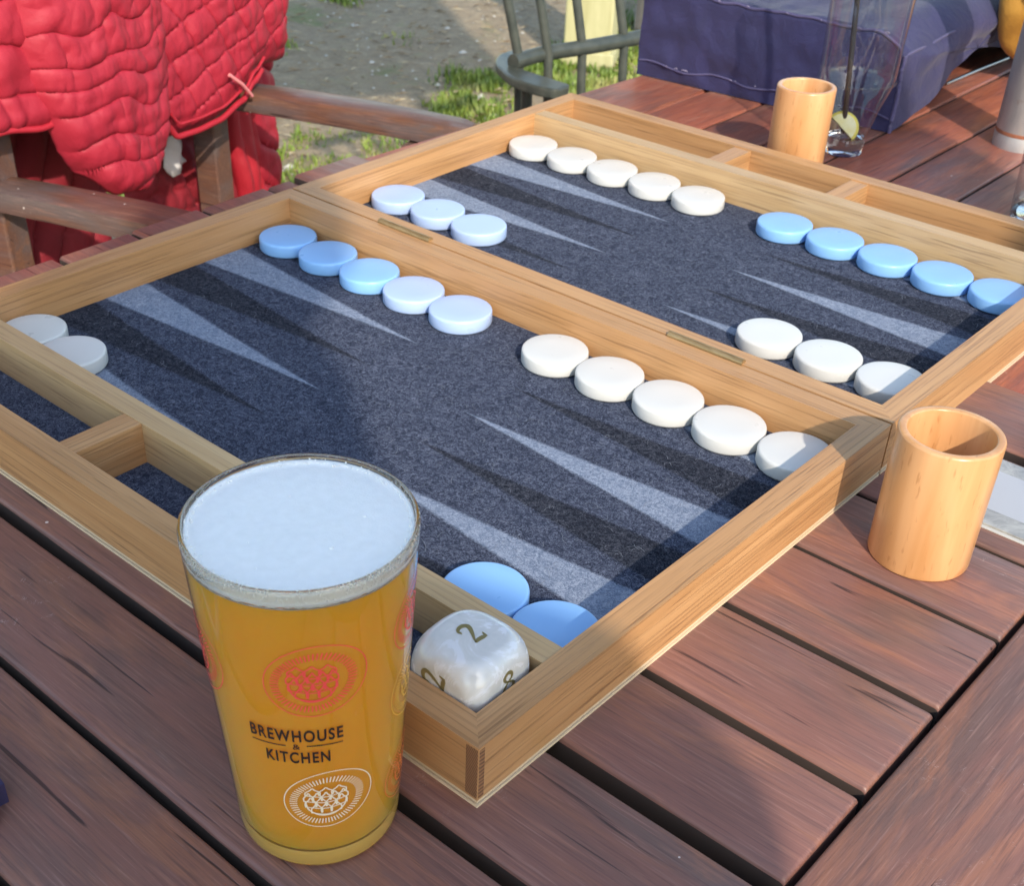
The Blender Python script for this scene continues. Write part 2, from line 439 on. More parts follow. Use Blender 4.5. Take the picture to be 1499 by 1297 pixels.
def grass(name, polys, label, h=(.35,1.15), seed=3):
    rr = random.Random(seed); vs, fs = [], []
    for P, n in polys:
        xs = [p[0] for p in P]; ys = [p[1] for p in P]; k = 0
        while k < n:
            x, y = rr.uniform(min(xs)-1, max(xs)+1), rr.uniform(min(ys)-1, max(ys)+1)
            ok = in_poly(x+rr.gauss(0,.5), y+rr.gauss(0,.5), P)
            k += 1
            if not ok or noise.noise(Vector((x*.35, y*.35, 1))) < -.22: continue
            hh = rr.uniform(*h)*(.7+.6*noise.noise(Vector((x*.3, y*.3, 5)))); a = rr.uniform(0, 2*PI); w = rr.uniform(.05,.1); l = rr.uniform(.1,.7)*hh
            dx, dy = math.cos(a), math.sin(a); i = len(vs)
            vs += [(x-dy*w, y+dx*w, -16.9), (x+dy*w, y-dx*w, -16.9), (x+dy*w*.7+dx*l*.4, y-dx*w*.7+dy*l*.4, -16.9+hh*.6), (x-dy*w*.7+dx*l*.4, y+dx*w*.7+dy*l*.4, -16.9+hh*.6), (x+dx*l, y+dy*l, -16.9+hh)]
            fs += [(i, i+1, i+2, i+3), (i+3, i+2, i+4)]
    o = from_py(name, vs, fs, LEAFG); tag(o, label, 'grass', kind='stuff')
grass('grass', [
    ([(-33,27),(-38,29),(-41,33),(-42.5,37.5),(-39.5,42.8),(-36,41),(-30,33)], 7000),
    ([(-38.5,44),(-41.5,48.3),(-44.5,51.5),(-42.5,55),(-37.5,51),(-34,45)], 6000),
    ([(-41,54),(-43,60),(-43,70),(-34,66),(-32,54)], 9000),
    ([(-53.8,54),(-52,53.5),(-51.5,55.5),(-53,56.5)], 500),
    ([(-66,59),(-63,59.5),(-63,62),(-66,62)], 500), ([(-60,47),(-56,46),(-56,49),(-60,50)], 400),
    ([(-46,22),(-38,20),(-38,26),(-47,29)], 5000), ([(-45,68),(-30,72),(-30,90),(-50,90)], 5000)],
    'bright green tufts of grass in patches on the bare earth')
def twigs():
    rr = random.Random(15); vs, fs = [], []
    for _ in range(2600):
        x, y = rr.uniform(-75,-30), rr.uniform(20,80); a = rr.uniform(0, 2*PI); l = rr.uniform(.12,.75); w = rr.uniform(.03,.10); z = -16.62+.1*rr.random()
        dx, dy = math.cos(a)*l, math.sin(a)*l; nx, ny = -math.sin(a)*w, math.cos(a)*w; i = len(vs)
        vs += [(x-dx,y-dy,z),(x+nx,y+ny,z+.05),(x+dx,y+dy,z),(x-nx,y-ny,z+.08)]; fs.append((i,i+1,i+2,i+3))
    m = M('dead leaves and straw', .9); oi = m.coords((1,1,1), False)
    m.color(m.ramp(m.noise(oi, 25, 2), [(.35, (.16,.10,.05)), (.5, (.34,.26,.15)), (.65, (.50,.42,.28))]))
    tag(from_py('leaf_litter', vs, fs, m.m), 'dry straw and leaf crumbs strewn over the bare earth', 'leaf litter', kind='stuff')
twigs()
def pebbles():
    rr = random.Random(5); vs, fs = [], []
    def blob(x, y, r, z=-16.75):
        i = len(vs); n = 6
        for k in range(n):
            a = 2*PI*k/n; q = r*rr.uniform(.6, 1.2); vs.append((x+q*math.cos(a), y+q*math.sin(a), z))
        vs.append((x, y, z+r*.6))
        for k in range(n): fs.append((i+k, i+(k+1) % n, i+n))
    for x, y in ((-38.2,32.0),(-37.9,31.5),(-39.3,49.8),(-39.1,49.3),(-52.5,60.6),(-47.1,56.5),(-43,49.5),(-44,25.5),(-43.2,24.6),(-42.5,26),(-50,50),(-58,56)):
        blob(x, y, rr.uniform(.2,.42))
    for _ in range(260):
        blob(rr.uniform(-70,-34), rr.uniform(28,70), rr.uniform(.05,.16))
    o = from_py('litter', vs, fs, simple('pale litter', (.55,.52,.46), .8)); tag(o, 'scattered pale petals and crumbs on the bare earth', 'litter', kind='stuff')
pebbles()

# ------------------------------------------------------------------ tables
TT = .58      # plank thickness
def plank(parent, x0, x1, y0, y1, mat, along='x', z=0, name='plank', th=TT, poly=None):
    if along == 'x': L, W, loc, rz = x1-x0, y1-y0, (x0, y0, z), 0
    else: L, W, loc, rz = y1-y0, x1-x0, (x1, y0, z), PI/2
    b = bmesh.new(); nx = max(2, int(L/.8)); r = random.Random(int(x0*131+y0*977))
    ph = r.uniform(0, 99)
    # cross-section with worn rounded edges, a little wavy along its length
    prof = [(0,-th),(0,-.055),(.010,-.026),(.028,-.009),(.058,0),(W-.058,0),(W-.028,-.009),(W-.010,-.026),(W,-.055),(W,-th)]
    rows = []
    xs = [0,.02,.05]+[L*i/nx for i in range(1, nx)]+[L-.05,L-.02,L]
    for x in xs:
        e = min(x, L-x); drop = .035 if e == 0 else (.010 if e < .03 else 0)
        row = []
        for y, zz in prof:
            wv = .010*noise.noise(Vector((x*.9+ph, y*3, 0)))+.006*noise.noise(Vector((x*4+ph, y*3, 2)))
            z2 = zz-drop if zz > -th+.01 else zz
            row.append(b.verts.new((x, y+(wv if zz > -.3 else 0), z2)))
        rows.append(row)
    for A, B in zip(rows, rows[1:]):
        for k in range(len(prof)):
            k2 = (k+1) % len(prof); b.faces.new((A[k], B[k], B[k2], A[k2]))
    b.faces.new(rows[0]); b.faces.new(rows[-1][::-1])
    o = from_bm(name, b, [mat, SIDE_GAP_SHADE], parent, loc, (0, 0, rz)); autosmooth(o, 40)
    for p in o.data.polygons:
        if abs(p.normal.y) > .8 and p.center.z < -.15*S: p.material_index = 1
    return o
near = thing('wooden_table', (6, -5, -16.8), label='dark stained slatted wooden table under the beer glass and the near half of the board', cat='table')
OFF = Vector((6, -5, -16.8))
def rel(o, off=OFF): o.location -= off*S; return o
lo = [-13.2,-11.62,-10.03,-8.53,-6.98,-5.385,-3.775,-2.195,-.615,.97]
gap = [.1,.1,.10,.165,.22,.14,.13,.095,.09,.08]
for k in range(len(lo)-1):
    rel(plank(near, -2.02-(.05 if k == 7 else 0), 14.31, lo[k]+gap[k], lo[k+1], PLANK))
rel(plank(near, -1.98, 14.31, .97+.08, 1.60, PLANK))
rel(plank(near, 14.385, 16.3, -13.1, 1.60, PLANK, 'y', z=.02, name='end_board'))
for x in (1.5, 6.5, 13.4): rel(box('cross_batten', x, x+1, -13, 1.5, -TT-.9, -TT-.004, PLANK, near, .03))
rel(box('apron', -1.6, 16, 1.0, 1.5, -TT-2.9, -TT-.91, PLANK, near, .03)); rel(box('apron', -1.6, 16, -13, -12.5, -TT-2.9, -TT-.91, PLANK, near, .03))
for x in (-1.4, 14.6):
    for y in (-12.4, -.2): rel(box('leg', x, x+1.3, y, y+1.2, -16.8, -TT-.01 if x > 5 else -TT-.01, PLANK, near, .05))
far = thing('wooden_table', (6, 14, -16.8), label='reddish slatted wooden table under the purple bag and the far half of the board', cat='table')
OF2 = Vector((6, 14, -16.8))
b0 = rel(plank(far, -1.93, 14.6, 1.70, 3.36, PLANK, z=.10, name='end_board', th=.7), OF2)
gx = [-2.3,-.9,.57,2.05,3.56,5.07,6.57,8.07,9.57,11.07,12.57,14.0]
for k in range(len(gx)-1):
    if k == 0:
        P = [(-1.88,3.43),(-.93,3.43),(-.93,26),(-.75,26),(-.75,26)]
        vs = [(-1.88,3.43),(.53,3.43),(.53,26),(-.55,26)]
        bm = bmesh.new(); T = [bm.verts.new((x,y,0)) for x, y in vs]; Bv = [bm.verts.new((x,y,-TT)) for x, y in vs]
        bm.faces.new(T); bm.faces.new(Bv[::-1])
        for i in range(4): bm.faces.new((T[i], Bv[i], Bv[(i+1) % 4], T[(i+1) % 4]))
        bmesh.ops.bevel(bm, geom=bm.edges[:], offset=.07, segments=3, affect='EDGES')
        bmesh.ops.rotate(bm, verts=bm.verts[:], cent=(0,0,0), matrix=Matrix.Rotation(-PI/2, 3, 'Z'))
        rel(autosmooth(from_bm('plank', bm, PLANK_FAR, far, (0,0,0), (0,0,PI/2))), OF2)
    elif k == 1: continue
    else: rel(plank(far, gx[k]+.04, gx[k+1]-.03, 3.43, 26, PLANK_FAR, 'y'), OF2)
for y in (5, 14, 24): rel(box('cross_batten', -.3, 13.8, y, y+1, -TT-.9, -TT-.004, PLANK_FAR, far, .03), OF2)
for x in (-.3, 12.5):
    for y in (4, 24.2): rel(box('leg', x, x+1.2, y-1.3, y-.1, -16.8, -TT-.14, PLANK_FAR, far, .05), OF2)

# ------------------------------------------------------------------ backgammon board
L, WB, H, T, ZF = 11.708, 8.03, .795, .333, .195
board = thing('backgammon_board', (L/2, 0, 0), label='open oak backgammon board lined with charcoal felt, lying across the tables', cat='board game')
OB = Vector((L/2, 0, 0))
def rail(name, p0, rz, length, width, h0, h1, m0, m1, mat=None, bev=.055, outer_bev=True, inner_bev=True, parent=board):
    """local X along the rail, y=0 its outer face, mitred inwards by m0 / m1"""
    b = bmesh.new()
    pts = [(0,0),(length,0),(length-m1,width),(m0,width)]
    B = [b.verts.new((x,y,h0)) for x, y in pts]; U = [b.verts.new((x,y,h1)) for x, y in pts]
    b.faces.new(B[::-1]); b.faces.new(U)
    for i in range(4): b.faces.new((B[i], B[(i+1) % 4], U[(i+1) % 4], U[i]))
    b.edges.ensure_lookup_table()
    es = []
    for e in b.edges:
        a, c = e.verts
        if a.co.z == h1 and c.co.z == h1 and abs(a.co.y-c.co.y) < 1e-6:
            if (a.co.y == 0 and outer_bev) or (a.co.y != 0 and inner_bev): es.append(e)
    if es: bmesh.ops.bevel(b, geom=es, offset=bev, segments=4, affect='EDGES', profile=.5)
    o = from_bm(name, b, mat or OAK, parent, Vector(p0)-OB, (0, 0, rz)); return autosmooth(o, 30)
ZB = .10
PLAY = {}
G = .024
for half in (-1, 1):
    y0, y1 = (-WB, -G) if half < 0 else (G, WB)
    Wd = y1-y0; x0 = 0 if half < 0 else .0; x1 = x0+L
    rail('wall', (x0, y0, 0), 0, L, T, ZB, H, T, T, OAK)
    rail('wall', (x1, y0, 0), PI/2, Wd, T, ZB, H, T, T, OAK)
    rail('wall', (x1, y1, 0), PI, L, T, ZB, H, T, T, OAK)
    rail('wall', (x0, y1, 0), -PI/2, Wd, T, ZB, H, T, T, OAK)
    # tray divider
    if half < 0: rail('divider', (T, -6.71, 0), 0, L-2*T, .32, ZF, H-.012, 0, 0, OAK2, .05)
    else: rail('divider', (T, 6.39, 0), 0, L-2*T, .32, ZF, H-.012, 0, 0, OAK2, .05)
    ty0, ty1 = (-7.70, -6.712) if half < 0 else (6.712, 7.70)
    for cx in (4.40, 6.94):
        o = rail('tray_partition', (cx+.36, ty0, 0), PI/2, ty1-ty0, .36, ZF, H-.02, 0, 0, OAK, .07)
    # plywood base in three veneers
    for i, (za, zb, mt, ins) in enumerate(((0,.034,PLY_L,.0),(.034,.062,PLY_D,.022),(.062,.0995,PLY_L,.004))):
        o = box('base_panel', x0+ins, x1-ins, y0+ins, y1-ins, za, zb, mt, board, loc=-OB)
    # felt
    fx0, fx1 = x0+T-.01, x1-T+.01
    py = (-6.40, -T+.01) if half < 0 else (T-.01, 6.40)
    for (a, c) in (py, ((ty0-.03, ty1+.0) if half < 0 else (ty0, ty1+.03))):
        fo = box('felt', fx0, fx1, a, c, ZB+.001, ZF, FELT, board, loc=-OB)
        if (a, c) == py: PLAY[half] = fo
def point(cx, cy, side, mat):
    r = random.Random(int(cx*7+cy*131)); n = 40
    xw, xt = (T, 5.02) if side < 0 else (L-T, 6.80)
    hw = .42; vs, fs, fd = [], [], []
    for i in range(n+1):
        t = i/n; x = xw+(xt-xw)*t; hh = hw*(1-t)+.004
        q = [-hh, -max(hh-.07, hh*.25), max(hh-.07, hh*.25), hh]
        for k, (yy, f_) in enumerate(zip(q, (0, 1, 1, 0))):
            vs.append((x, cy+yy, 0)); fd.append(f_*(1 if t < .9 else 1-(t-.9)*8))
    for i in range(n):
        for k in range(3): fs.append((4*i+k, 4*i+k+1, 4*i+5+k, 4*i+4+k))
    o = from_py('point', vs, fs, mat, PLAY[-1 if cy < 0 else 1], (0, 0, ZF+.005))
    if o.data.polygons[0].normal.z < 0: o.data.flip_normals()
    at = o.data.attributes.new('fade', 'FLOAT', 'POINT')
    for k, f_ in enumerate(fd): at.data[k].value = max(0, f_)
for k in range(6):
    yn = -.90-k*.992; yf = .90+k*.975
    point(0, yn, -1, FELT_D if k % 2 == 0 else FELT_L); point(L, yn, 1, FELT_L if k % 2 == 0 else FELT_D)
    point(0, yf, -1, FELT_L if k % 2 == 0 else FELT_D); point(L, yf, 1, FELT_D if k % 2 == 0 else FELT_L)
# right-angle corner slip with end grain, at the corner that points to the viewer
box('corner_end_grain', L-.17, L+.003, -WB-.003, -WB+.10, ZB+.01, H-.02, ENDG, board, .02, loc=-OB)
for xa, xb in ((2.20, 3.38), (8.16, 9.42)):
    o = tube('hinge', [(xa, .055, H-.005), (xb, .055, H-.005)], .062, BRASS, board, 14, -OB)
# loose felt fibres
def fibres():
    rr = random.Random(11); vs, fs = [], []
    for _ in range(1100):
        half = rr.random() < .6
        x = rr.uniform(.6, L-.6); y = rr.uniform(-6.2,-.6) if half else rr.uniform(.6, 6.2)
        a = rr.uniform(0, 2*PI); da = rr.gauss(0, .35); n = rr.choice((5, 6, 8)); st = rr.uniform(.012, .032); w = rr.uniform(.0015,.0026)
        z = ZF+.014; p = [x, y]
        i0 = len(vs)
        for k in range(n+1):
            zz = z+.012*math.sin(k*PI/n)+.004
            nx, ny = -math.sin(a), math.cos(a)
            vs += [(p[0]+nx*w, p[1]+ny*w, zz), (p[0]-nx*w, p[1]-ny*w, zz)]
            p[0] += math.cos(a)*st; p[1] += math.sin(a)*st; a += da+rr.gauss(0, .2)
        fs += [(i0+2*k, i0+2*k+1, i0+2*k+3, i0+2*k+2) for k in range(n)]
    o = from_py('loose_fibres', vs, fs, simple('pale wool fibre', (.17,.185,.22), .9), board, -OB); o['kind'] = 'stuff'
fibres()

# ------------------------------------------------------------------ checkers
def checker_mesh(mat):
    r, h = .497, .229; b = .035
    prof = [(0,0),(r-b,0),(r-b*.4,b*.25),(r,b)] + [(r,h-b*1.2),(r-b*.12,h-b*.55),(r-b*.45,h-b*.14),(r-b,h),(r*.5,h-.002),(0,h-.003)]
    o = lathe('checker', prof, mat, n=72); return o
first = {'w': checker_mesh(WHITE_PL), 'b': checker_mesh(BLUE_PL), 'p': checker_mesh(SUNLIT_BLUE_PL)}; used = set()
ordn = ['first', 'second', 'third', 'fourth', 'fifth']
def checker(kind, x, y, label, group):
    if kind in used:
        o = first[kind].copy(); C.objects.link(o)
    else: o = first[kind]; used.add(kind)
    o.location = Vector((x, y, ZF+.012))*S; o.rotation_euler = (0, 0, rnd.uniform(0, 6.28))
    tag(o, label, 'checker', group)
rows = [ # kind, row y, side, wall offset, count, text
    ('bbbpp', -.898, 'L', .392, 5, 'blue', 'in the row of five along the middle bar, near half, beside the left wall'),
    ('w', -.898, 'R', .323, 5, 'white', 'in the row of five along the middle bar, near half, beside the right wall'),
    ('w', -5.889, 'L', .353, 2, 'white', 'of the two by the near tray divider at the left wall'),
    ('b', -5.87, 'R', .325, 2, 'blue', 'of the two by the near tray divider beside the die'),
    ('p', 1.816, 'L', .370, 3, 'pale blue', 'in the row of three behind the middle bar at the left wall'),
    ('w', 1.816, 'R', .352, 3, 'white', 'in the row of three behind the middle bar at the right wall'),
    ('w', 5.793, 'L', .327, 5, 'white', 'in the row of five along the far divider'),
    ('b', 5.793, 'R', .441, 5, 'blue', 'in the row of five along the far divider')]
for kind, y, side, off, n, colr, txt in rows:
    for i in range(n):
        x = off+.5+i*1.01 if side == 'L' else L-off-.5-i*1.01
        wall = 'left' if side == 'L' else 'right'
        lab = '%s checker, %s from the %s wall %s' % (colr, ordn[i], wall, txt)
        if n == 2: lab = '%s checker, %s %s' % (colr, 'the one touching the wall' if i == 0 else 'the inner one', txt)
        kk = kind[i] if len(kind) > 1 else kind
        if kk == 'p' and not lab.startswith('pale'): lab = 'pale '+lab
        checker(kk, x, y+rnd.gauss(0, .006), ' '.join(lab.split()[:16]), 'backgammon checkers')
LABFIX = {}

# ------------------------------------------------------------------ dice cups
def dice_cup(loc, r, h, label):
    w = .105
    prof = [(0,.0),(r-.03,0),(r-.008,.012),(r,.035),(r,h-.03),(r-.01,h-.008),(r-.03,h),(r-w+.02,h),(r-w+.005,h-.006),(r-w,h-.02),(r-w,.14),(0,.13)]
    o = lathe('dice_cup', prof, BEECH, loc=loc, n=96); tag(o, label, 'cup', 'wooden dice cups'); return o
dice_cup((12.882,-1.268,0), .602, 1.731, 'round wooden dice cup standing by the right side of the board')
dice_cup((4.82,9.42,0), .585, 1.70, 'round wooden dice cup standing behind the far tray by the tall glass')

# ------------------------------------------------------------------ strokes (numerals, emblems)
def stroke(pts, wid, closed=False):
    """flat ribbon in 2D; wid number or list"""
    P = [Vector((p[0], p[1])) for p in pts]; n = len(P); vs, fs = [], []
    for i in range(n):
        if closed: t = P[(i+1) % n]-P[i-1]
        else: t = P[min(i+1, n-1)]-P[max(i-1, 0)]
        if t.length < 1e-9: t = Vector((1, 0))
        t.normalize(); nn = Vector((-t.y, t.x)); w_ = (wid[i]*1.25 if isinstance(wid, list) else wid)/2
        vs += [P[i]+nn*w_, P[i]-nn*w_]
    for i in range(n if closed else n-1):
        a, b = 2*i, 2*((i+1) % n); fs.append((a, a+1, b+1, b))
    return vs, fs
def add_strokes(parts):
    V, F = [], []
    for vs, fs in parts:
        k = len(V); V += vs; F += [tuple(i+k for i in f) for f in fs]
    return V, F
def sp2(pts, k=8, closed=False):
    P = [(p[0], p[1], 0) for p in pts]
    if closed: P = P+[P[0]]
    q = smooth_path(P, k)
    if closed: q = q[:-1]
    return [(a.x, a.y) for a in q]
def digit(ch):
    if ch == '2':
        a = sp2([(-.20,.26),(-.25,.30),(-.22,.40),(-.08,.48),(.10,.46),(.20,.34),(.16,.18),(.0,-.05),(-.16,-.25),(-.26,-.40)])
        n = len(a); wa = [.10+.0*i if i < 6 else .05+.09*math.sin(PI*min(1, max(0, (i-8)/(n-14)))) for i in range(n)]
        return [stroke(a, wa), stroke([(-.28,-.41),(-.1,-.38),(.1,-.42),(.22,-.44),(.27,-.30),(.28,-.24)], [.06,.13,.14,.11,.05,.02])]
    if ch == '3':
        a = sp2([(-.22,.33),(-.12,.46),(.08,.46),(.17,.32),(.10,.14),(-.06,.06),(.12,.0),(.23,-.18),(.14,-.38),(-.06,-.46),(-.22,-.38),(-.24,-.28)])
        n = len(a); return [stroke(a, [.04+.09*abs(math.sin(2*PI*i/n+.2)) for i in range(n)])]
    if ch == '8':
        a = sp2([(0,.04),(.17,.16),(.18,.34),(0,.46),(-.18,.34),(-.16,.18),(0,.04),(.20,-.10),(.24,-.28),(0,-.46),(-.24,-.28),(-.20,-.10)], closed=True)
        n = len(a); return [stroke(a, [.05+.07*abs(math.sin(2*PI*i/n)) for i in range(n)], True)]
    if ch == '6':
        a = sp2([(.2,.36),(.12,.46),(-.06,.44),(-.2,.22),(-.24,-.12),(-.14,-.4),(.04,-.46),(.2,-.36),(.22,-.14),(.08,0),(-.1,-.04),(-.22,-.18)])
        n = len(a); return [stroke(a, [.05+.07*abs(math.sin(1.7*PI*i/n)) for i in range(n)])]
    if ch == '4':
        return [stroke([(.02,.46),(-.12,.2),(-.3,-.14)], .05), stroke([(-.3,-.14),(.3,-.14)], .06), stroke([(.08,.46),(.08,-.46)], .13), stroke([(-.06,-.45),(.22,-.45)], .05)]
# ------------------------------------------------------------------ doubling cube
def doubling_cube():
    a = .470; r_ = .17; bm = bmesh.new(); bmesh.ops.create_cube(bm, size=2)
    bmesh.ops.subdivide_edges(bm, edges=bm.edges[:], cuts=23, use_grid_fill=True)
    for v in bm.verts:
        p = Vector([math.tan(c*PI/4)*a for c in v.co]); c_ = Vector([max(-(a-r_), min(a-r_, x)) for x in p])
        q_ = c_+(p-c_).normalized()*r_ if (p-c_).length > 1e-6 else p
        d = q_.length; lim = .632
        if d > lim-.05: q_ = q_.normalized()*(lim-.05+.05*(1-math.exp(-(d-lim+.05)/.05)))
        v.co = q_
    rz = math.radians(2)
    root = thing('doubling_die', (10.85, -7.205, ZF+.004+a), rz, label='big pearly white numbered die lying in the corner of the near tray', cat='die')
    o = from_bm('die_body', bm, PEARL, root, smooth=True)
    def num(txt, size, ax, rot2, off=(0, 0)):
        parts = []
        w_ = .58
        for i, ch in enumerate(txt):
            vs, fs = add_strokes(digit(ch)); dx = (i-(len(txt)-1)/2)*w_
            parts.append(([Vector((v.x+dx, v.y)) for v in vs], fs))
        V, F = add_strokes(parts)
        c, s_ = math.cos(rot2), math.sin(rot2)
        out = []
        for v in V:
            x, y = (v.x*c-v.y*s_)*size+off[0], (v.x*s_+v.y*c)*size+off[1]
            if ax == 'top': out.append((x, y, a+.003))
            elif ax == 'front': out.append((x, -a-.003, y))     # -Y face
            else: out.append((a+.003, x, y))                     # +X face
        o = from_py('numeral', out, F, GOLD, root)
        md = o.modifiers.new('thick', 'SOLIDIFY'); md.thickness = .004*S; md.offset = 0
    num('2', .29, 'top', math.radians(92), (-.02, .03))
    num('32', .29, 'front', math.radians(92), (-.06, .10))
    num('8', .29, 'side', math.radians(8), (.02, .13))
doubling_cube()

# ------------------------------------------------------------------ beer glass
GX, GY, GH, GB, GR = 10.6211, -9.0443, 3.3755, .7365, .9611
def gr_(z): return GB+(GR-GB)*z/GH
pint = thing('beer_glass', (GX, GY, 0), label='full pint glass of amber beer with white head standing in front of the board', cat='glass')
def ring_prof(zs, d=0): return [(gr_(z)-d, z) for z in zs]
WALLG = lathe('glass_wall', ring_prof([.10,.3,1,2,3,3.20]), GLASS_T, pint, n=128)
tw = .045
rimp = [(gr_(3.20), 3.20),(gr_(3.33), 3.33),(gr_(3.36)-.004, 3.36),(gr_(3.375)-.014, 3.374),(gr_(3.375)-.03, 3.376),(gr_(3.37)-.042,3.365),(gr_(3.34)-tw-.002,3.34),(gr_(3.20)-tw, 3.20)]
lathe('rim', rimp, GLASS_S, pint, n=128, closed=True)
bp = [(0,.03),(.5,.025),(.60,.0),(.66,.0),(.705,.02),(.728,.06),(gr_(.10)-.001,.10),(gr_(.2)-.001,.20),(gr_(.25)-.02,.24),(.60,.215),(.4,.20),(0,.195)]
lathe('glass_base', bp, BASEG, pint, n=128)
beerp = [(0,.205),(.4,.21),(.60,.225),(gr_(.26)-.03,.255),(gr_(.30)-.012,.30)]+[(gr_(z)-.012, z) for z in (.6,1,1.5,2,2.5,3,3.19)]+[(gr_(3.2)-.05,3.198),(.5,3.2),(0,3.2)]
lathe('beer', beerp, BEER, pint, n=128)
def foam_obj():
    n, vs, fs = 160, [], []
    R0 = gr_(3.25)-tw-.004; rr = random.Random(2)
    rad = [0,.12,.25,.4,.52,.64,.74,.82,.87,.895]
    def zt(x, y): return 3.315+.010*noise.noise(Vector((x*2, y*2, 0)))+.004*noise.noise(Vector((x*9, y*9, 4)))
    ringz = []
    for r in rad:
        for k in range(n):
            a = 2*PI*k/n; x, y = r*math.cos(a), r*math.sin(a)
            vs.append((x, y, zt(x, y)+(.012 if r > .88 else 0)))
    for zz in (3.335, 3.30, 3.26, 3.235):
        for k in range(n):
            a = 2*PI*k/n; r = R0+(zz-3.25)*.065+.0015*rr.random()
            vs.append((r*math.cos(a), r*math.sin(a), zz))
    # bubbly lower edge against the wall
    for k in range(n):
        a = 2*PI*k/n; z = 3.208+.014*rr.random(); r = gr_(z)-.003
        vs.append((r*math.cos(a)*.985, r*math.sin(a)*.985, z))
    for k in range(n):
        a = 2*PI*k/n; vs.append((.8*math.cos(a), .8*math.sin(a), 3.202))
    R = len(vs)//n
    for j in range(R-1):
        for k in range(n):
            k2 = (k+1) % n; fs.append((j*n+k, j*n+k2, (j+1)*n+k2, (j+1)*n+k))
    o = from_py('foam_head', vs, fs, FOAM, pint, smooth=True)
    bm = bmesh.new()
    for x, y, r_ in ((.30,.42,.018),(.42,-.05,.022),(-.35,.2,.012),(-.1,-.45,.012),(.1,.1,.008),(-.5,-.3,.010),(.2,-.62,.012),(-.2,.62,.009)):
        bmesh.ops.create_uvsphere(bm, u_segments=12, v_segments=6, radius=r_, matrix=Matrix.Translation((x, y, zt(x, y)-r_*.45)))
    for _ in range(900):
        a = rr.uniform(0, 2*PI); q = .905-abs(rr.gauss(0, .018)); r_ = rr.uniform(.004,.011)
        bmesh.ops.create_icosphere(bm, subdivisions=1, radius=r_, matrix=Matrix.Translation((q*math.cos(a), q*math.sin(a), zt(q*math.cos(a), q*math.sin(a))+.008)))
    ob = from_bm('froth_bubbles', bm, FOAM, pint, smooth=True); ob['kind'] = 'stuff'
    return o
foam_obj()
def bubbles():
    rr = random.Random(8); bm = bmesh.new()
    for _ in range(420):
        a = rr.uniform(0, 2*PI); z = rr.uniform(3.225, 3.345); r = gr_(z)-tw-.003; s_ = rr.uniform(.004,.011)
        bmesh.ops.create_icosphere(bm, subdivisions=1, radius=s_, matrix=Matrix.Translation((r*math.cos(a), r*math.sin(a), z)))
    o = from_bm('bubbles', bm, FOAM, pint, smooth=True); o['kind'] = 'stuff'
bubbles()
EPS = .004
def wrap(V, th0, z0, name, F, mat, eps=EPS):
    out = []
    for v in V:
        z = z0+v.y; r = gr_(z)+eps; th = th0+v.x/gr_(z0)
        out.append((r*math.cos(th), r*math.sin(th), z))
    return from_py(name, out, F, mat, WALLG)
def text2d(txt, size, xs=1.0, off=0.0, space=1.0):
    cu = bpy.data.curves.new('t', 'FONT'); cu.body = txt; cu.size = size; cu.align_x = 'CENTER'; cu.align_y = 'CENTER'; cu.offset = off; cu.space_character = space
    ob = bpy.data.objects.new('t', cu); C.objects.link(ob)
    dg = bpy.context.evaluated_depsgraph_get(); me = bpy.data.meshes.new_from_object(ob.evaluated_get(dg))
    V = [Vector((v.co.x*xs, v.co.y)) for v in me.vertices]; F = [tuple(p.vertices) for p in me.polygons]
    bpy.data.objects.remove(ob); bpy.data.curves.remove(cu); bpy.data.meshes.remove(me)
    if V:
        cx = (max(v.x for v in V)+min(v.x for v in V))/2; cy = (max(v.y for v in V)+min(v.y for v in V))/2
        V = [Vector((v.x-cx, v.y-cy)) for v in V]
    return V, F
def fit_text(txt, w_, h_, off, space=1.1):
    V, F = text2d(txt, 1, 1, off, space)
    W0 = max(v.x for v in V)*2; H0 = max(v.y for v in V)*2
    return [Vector((v.x*w_/W0, v.y*h_/H0)) for v in V], F
def egg(R, n=96, k=.13, tilt=.5, sx=1.0, sy=1.0):
    out = []
    for i in range(n):
        a = 2*PI*i/n; r = R*(1+k*math.cos(a-tilt)*.6+.055*math.cos(2*(a-tilt)))
        out.append((r*math.cos(a)*sx, r*math.sin(a)*sy))
    return out
